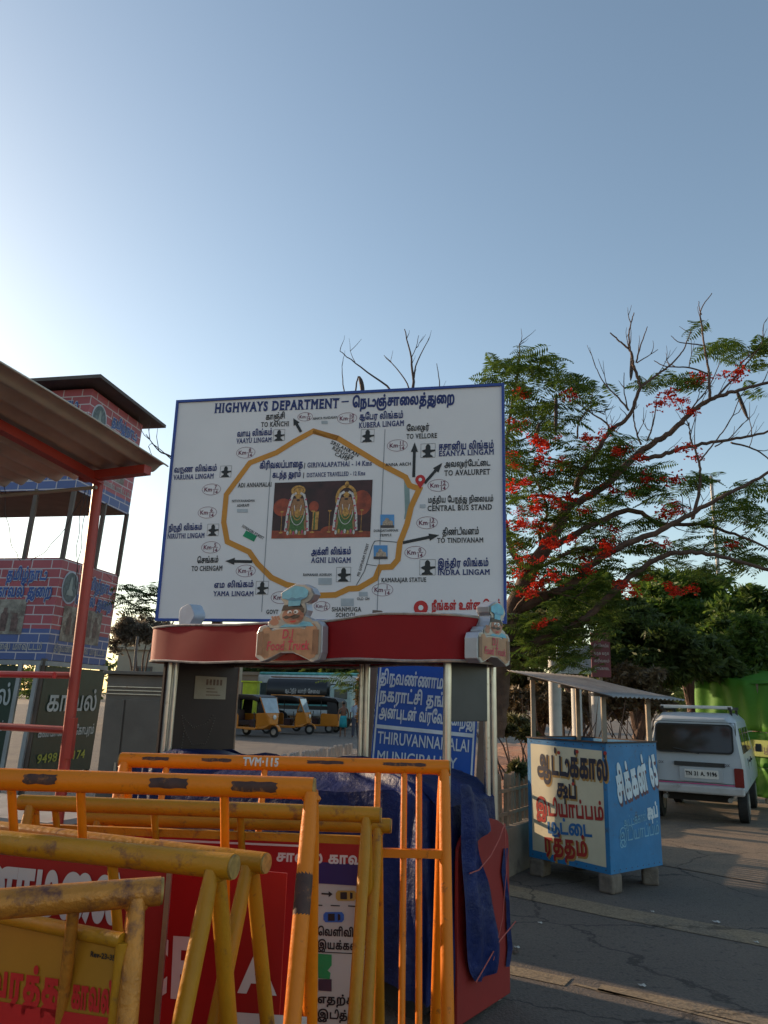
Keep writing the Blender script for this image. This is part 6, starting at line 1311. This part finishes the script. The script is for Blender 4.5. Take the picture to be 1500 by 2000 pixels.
# bare tree behind the board
def dxy(x, y, D): return P(x, y, D)
bt = thing('bare_tree', 'leafless tree whose twigs show above the top edge of the board', 'tree', (*P(760, 1100, 11.4).to_2d(), 0)); nL = MB()
def bl_(pts, r0, r1, tw=2, nm='limb'): limb(pts, r0, r1, nm, 11.4, 11.4, 5, tw, twigm, bt, dxy)
bl_([(770, 1450), (768, 1200), (762, 1000), (765, 860)], .10, .05, 0, 'trunk')
bl_([(765, 860), (790, 800), (806, 755), (803, 700), (790, 643)], .04, .007, 2); bl_([(806, 755), (812, 715), (838, 660)], .018, .005, 2); bl_([(765, 860), (730, 800), (765, 765), (705, 718), (664, 686)][0:1]+[(740, 790), (762, 762), (705, 718), (664, 686)], .03, .006, 3); bl_([(765, 860), (800, 790), (790, 740), (750, 694)], .02, .005, 2); bl_([(770, 870), (850, 800), (858, 755), (853, 710)], .02, .005, 2); bl_([(765, 860), (690, 800), (672, 760), (668, 715)], .02, .005, 1); bl_([(803, 700), (812, 680), (818, 655)], .008, .004, 1)
bl_([(765, 880), (720, 820), (695, 775), (700, 735)], .02, .012, 0)
g = MB(); q = [P(702+6*math.sin(t*2), 735+38*t, 11.3) for t in [i/6 for i in range(7)]]; g.path(q, [.01, .03, .035, .035, .035, .03, .01], 8); g.build('seed_pod', MC['pod_dark'], bt, W=True, smooth=True)
nL.build('twigs', twigm, bt, W=True, kind='stuff')
lt = thing('feathery_tree', 'small feathery tree with layered fronds between booth and board', 'tree', (*P(330, 1300, 10.6).to_2d(), 0)); nL = MB()
def l2(pts, r0, r1, tw=1, nm='limb'): limb(pts, r0, r1, nm, 10.6, 10.6, 5, tw, twigm, lt, dxy)
l2([(372, 1480), (365, 1300), (352, 1150), (345, 980)], .06, .03, 0, 'trunk'); l2([(345, 980), (338, 900), (310, 880), (285, 848)], .02, .005, 3); l2([(352, 1160), (310, 1165), (270, 1155), (240, 1150)], .02, .006, 1); l2([(355, 1200), (310, 1195), (260, 1190)], .02, .006, 1); l2([(338, 900), (300, 868), (290, 872)], .008, .003, 1)
inv2 = rmat(lt).inverted()
for i in range(46):
    row = i % 4; M = place_frond(rt.uniform(228, 318), 1150+row*14+rt.gauss(0, 3), 10.6+rt.uniform(-.3, .3), lt, inv2, i, .85, dxy)
    o = bpy.data.objects.new('frond', FR[i % 5]); C.objects.link(o); o.parent = lt; o.matrix_local = M
for i in range(16):
    M = place_frond(rt.uniform(655, 715), rt.uniform(1312, 1350), 11.+rt.uniform(-.3, .3), ft, inv, i, .9, dxy)
    o = bpy.data.objects.new('frond', FR[i % 5]); C.objects.link(o); o.parent = ft; o.matrix_local = M
nL.build('twigs', twigm, lt, W=True, kind='stuff')
# dense leafy trees: trunk, boughs and a crown of many small leaf sprays
def spray_crown(blobs, n_, size, seed):
    q = random.Random(seed); vs = []; fs = []; tot = sum(b[3]*b[4]*b[5] for b in blobs)
    for bx, by, bz, rx, ry, rz in blobs:
        subs = [(Vector((q.gauss(0, .55), q.gauss(0, .55), q.gauss(0, .5)))) for _ in range(26)]
        for i in range(int(n_*rx*ry*rz/tot)):
            c = q.choice(subs); p = Vector((c.x+q.gauss(0, .16), c.y+q.gauss(0, .16), c.z+q.gauss(0, .13)))
            if p.length > 1.25: p = p.normalized()*q.uniform(.8, 1.15)
            p = Vector((bx+p.x*rx, by+p.y*ry, bz+p.z*rz)); d = Vector((q.gauss(0, 1), q.gauss(0, 1), q.gauss(-.2, .6))).normalized()
            s_ = size*q.uniform(.6, 1.3); w_ = d.orthogonal().normalized(); w_ = (Matrix.Rotation(q.uniform(0, 6.28), 3, d) @ w_)
            for a in (-.55, 0, .55):
                dd = (d+w_*a).normalized(); o_ = d.cross(w_)*s_*.13; k = len(vs); vs += [tuple(p), tuple(p+dd*s_*.55+o_), tuple(p+dd*s_), tuple(p+dd*s_*.55-o_)]; fs.append((k, k+1, k+2, k+3))
    return vs, fs
def bushy(label, cx, D, blobs, n_, size, m, trunk_r=.16, name='leafy_tree', seed=1, cat='tree', group=None, stem=True):
    base = P(cx, 1400, D); r = thing(name, label, cat, (base.x, base.y, 0), 0, group)
    B = []
    for x, y, rx, ry, dd in blobs:
        c = P(x, y, D+dd); B.append((c.x, c.y, c.z, rx/F*D, rx/F*D*.8, ry/F*D))
    vs, fs = spray_crown(B, n_, size, seed); g = MB(); g.v = vs; g.f = fs; g.m = [0]*len(fs); g.build('crown', m, r, W=True, kind='stuff')
    if stem:
        top = sum((Vector(b[:3]) for b in B), Vector())/len(B); g = MB(); g.path([(base.x, base.y, -.05), (base.x+.1, base.y, top.z*.35), (top.x, top.y, top.z*.7)], [trunk_r, trunk_r*.8, trunk_r*.5], 10); g.build('trunk', bark, r, W=True, smooth=True)
        for b in B: g = MB(); e = Vector(b[:3]); g.path([(base.x+.1, base.y, top.z*.33), (Vector((base.x, base.y, top.z*.6))+e)*.5, e], [trunk_r*.5, trunk_r*.35, trunk_r*.12], 7); g.build('bough', bark, r, W=True, smooth=True)
    return r
lg_ = leafmat('leaf_mid', (.040, .090, .014), (.12, .18, .03), .5); lg2 = leafmat('leaf_light', (.045, .10, .014), (.13, .19, .026), .5); lg3 = leafmat('leaf_dark', (.040, .072, .018), (.11, .145, .034), .5); dry = leafmat('leaf_dry', (.09, .062, .035), (.16, .11, .05), .3); dry2 = leafmat('leaf_olive', (.055, .065, .022), (.12, .11, .035), .3)
bushy('light green bushy tree crown directly behind the flame tree branches', 1345, 19, [(1330, 1140, 75, 38, 0), (1390, 1170, 60, 35, 0), (1300, 1190, 70, 40, -.5), (1350, 1215, 90, 40, -.5)], 15000, .20, lg2, seed=2)
bushy('broad dark green tree at the right edge of the photo', 1470, 17, [(1470, 1190, 75, 45, 0), (1540, 1200, 90, 60, 0), (1440, 1250, 80, 50, -.5), (1480, 1300, 80, 45, -.8)], 15000, .18, lg_, seed=3)
bushy('dark tree behind the maroon banner over the soup stall', 1235, 16, [(1200, 1200, 60, 35, 0), (1250, 1235, 70, 40, 0), (1230, 1290, 70, 40, 0), (1310, 1270, 80, 50, -.4), (1360, 1300, 70, 40, -.4)], 16000, .17, lg3, seed=4)
bushy('olive tree low behind the tin roof of the soup stall', 1040, 15, [(1020, 1275, 55, 35, 0), (1075, 1230, 55, 30, 0), (1030, 1335, 50, 26, 0), (1120, 1290, 50, 35, .5)], 9000, .15, dry2, seed=5, trunk_r=.1)
bushy('mid green tree filling the gap under the flame tree limbs', 1120, 17, [(1090, 1180, 55, 34, 0), (1150, 1150, 55, 32, 0), (1050, 1210, 45, 28, 0)], 9000, .16, lg_, seed=12)
bushy('dry brown scrub along the earth bank behind the soup stall', 1090, 14, [(1000, 1375, 40, 26, 0), (1060, 1370, 50, 32, 0), (1110, 1385, 50, 28, 0), (1180, 1375, 60, 30, .5), (1250, 1360, 55, 30, .5), (1240, 1330, 55, 30, .5)], 9000, .13, dry, seed=6, trunk_r=.05, name='dry_shrub', cat='shrub')
bushy('grey brown bushy tree beyond the metal cabinet', 262, 22, [(262, 1225, 32, 30, 0), (290, 1238, 28, 22, 0), (240, 1250, 25, 28, 0), (310, 1228, 30, 16, 0)], 3600, .13, leafmat('leaf_grey', (.15, .125, .095), (.24, .20, .15), .5), seed=7, trunk_r=.07)
bushy('dark tree beyond the bus at the left of the opening', 500, 62, [(470, 1300, 50, 26, 0), (540, 1305, 50, 26, 0), (600, 1300, 50, 28, 0)], 5000, .7, lg3, seed=8, trunk_r=.3)
bushy('dark tree beyond the tank lorry right of the opening', 680, 58, [(660, 1300, 50, 34, 0), (715, 1320, 40, 34, 0), (740, 1340, 40, 30, 0)], 5000, .6, lg3, seed=9, trunk_r=.3)
bushy('dry reddish bush behind the welcome sign posts', 716, 16, [(712, 1345, 10, 30, 0), (716, 1390, 9, 22, 0)], 1200, .14, dry, seed=10, trunk_r=.04, name='dry_shrub', cat='shrub')
for i, (x, y, D) in enumerate(((1010, 1408, 11.5), (985, 1425, 10.5), (1030, 1432, 10.3), (1010, 1500, 8.6))):
    bushy(('green weeds at the top of the earth bank', 'green weeds low on the earth bank by the steel post', 'green weeds right on the earth bank', 'small weeds just behind the picket fence')[i], x, D, [(x, y, 20-3*i, 9, 0)], 420, .09, dry2, seed=20+i, stem=False, name='weed_clump', cat='weeds')
# thin crooked stems in the scrub
g = MB()
for i in range(46):
    x = rt.uniform(975, 1290); D = rt.uniform(12.5, 15); p = P(x, 1440, D); p.z = .2; q = [p]; d = Vector((rt.uniform(-.3, .3), 0, 1))
    for k in range(5): d = (d+Vector((rt.uniform(-.4, .4), rt.uniform(-.2, .2), .1))).normalized(); q.append(q[-1]+d*rt.uniform(.2, .42))
    g.path(q, [.02, .016, .013, .010, .007, .004], 5)
tag(g.build('dry_stems', twigm), kind='stuff')
# litter and stones on the bank and road
g = MB(); g2 = MB()
for i in range(420):
    u, v = rt.random(), rt.random()**1.8*.7; p = plot(u, v)+Vector((0, 0, .01)); s_ = rt.uniform(.015, .06); (g if i % 3 else g2).box(p, (s_, s_*rt.uniform(.4, 1), s_*rt.uniform(.1, .5)), Matrix.Rotation(rt.uniform(0, 3), 3, Vector((rt.random(), rt.random(), 1)).normalized()))
tag(g.build('rubble', mat('rubble', (.22, .13, .09), .85, var=.4)), kind='stuff'); tag(g2.build('litter', mat('litter_paper', (.45, .42, .38), .7, var=.3)), kind='stuff')
for i, (x, y, s_, lb) in enumerate(((1400, 1803, .05, 'white paper scrap on the far painted sun streak'), (1010, 1853, .035, 'pale paper scrap left of centre on the dark road'), (1055, 1805, .03, 'small white scrap close to the red end board'), (1255, 1928, .04, 'white crumpled scrap on the near road edge'), (1005, 1862, .05, 'brown leaf lying by the tarpaulin strip'), (1478, 1843, .03, 'tiny white scrap at the right end of the painted sun streak'), (1275, 1783, .025, 'small white scrap on the upper painted sun streak'))):
    p = GP(x, y); g = MB(); n_ = 7; g.add([(0, 0, .012)]+[(s_*math.cos(a*.9)*(.6+.4*math.sin(a*3)), s_*.6*math.sin(a*.9), .004+.008*(a % 2)) for a in range(n_)], [(0, k+1, (k+1) % n_+1) for k in range(n_)]); o = g.build('paper_scrap', MC['litter_paper'] if i != 4 else bark); o.location = (p.x, p.y, .004); tag(o, lb, 'litter', 'scraps on the road')
# distant tree line closing the horizon
g = MB(); q = random.Random(5)
vs, fs = spray_crown([(x, 150+q.uniform(-15, 20), 2.5+q.uniform(0, 2), 9, 6, 3.5+q.uniform(0, 2.5)) for x in range(-190, 200, 11)], 16000, 1.6, 40); g.v = vs; g.f = fs; g.m = [0]*len(fs)
tag(g.build('far_tree_line', lg3), kind='stuff')
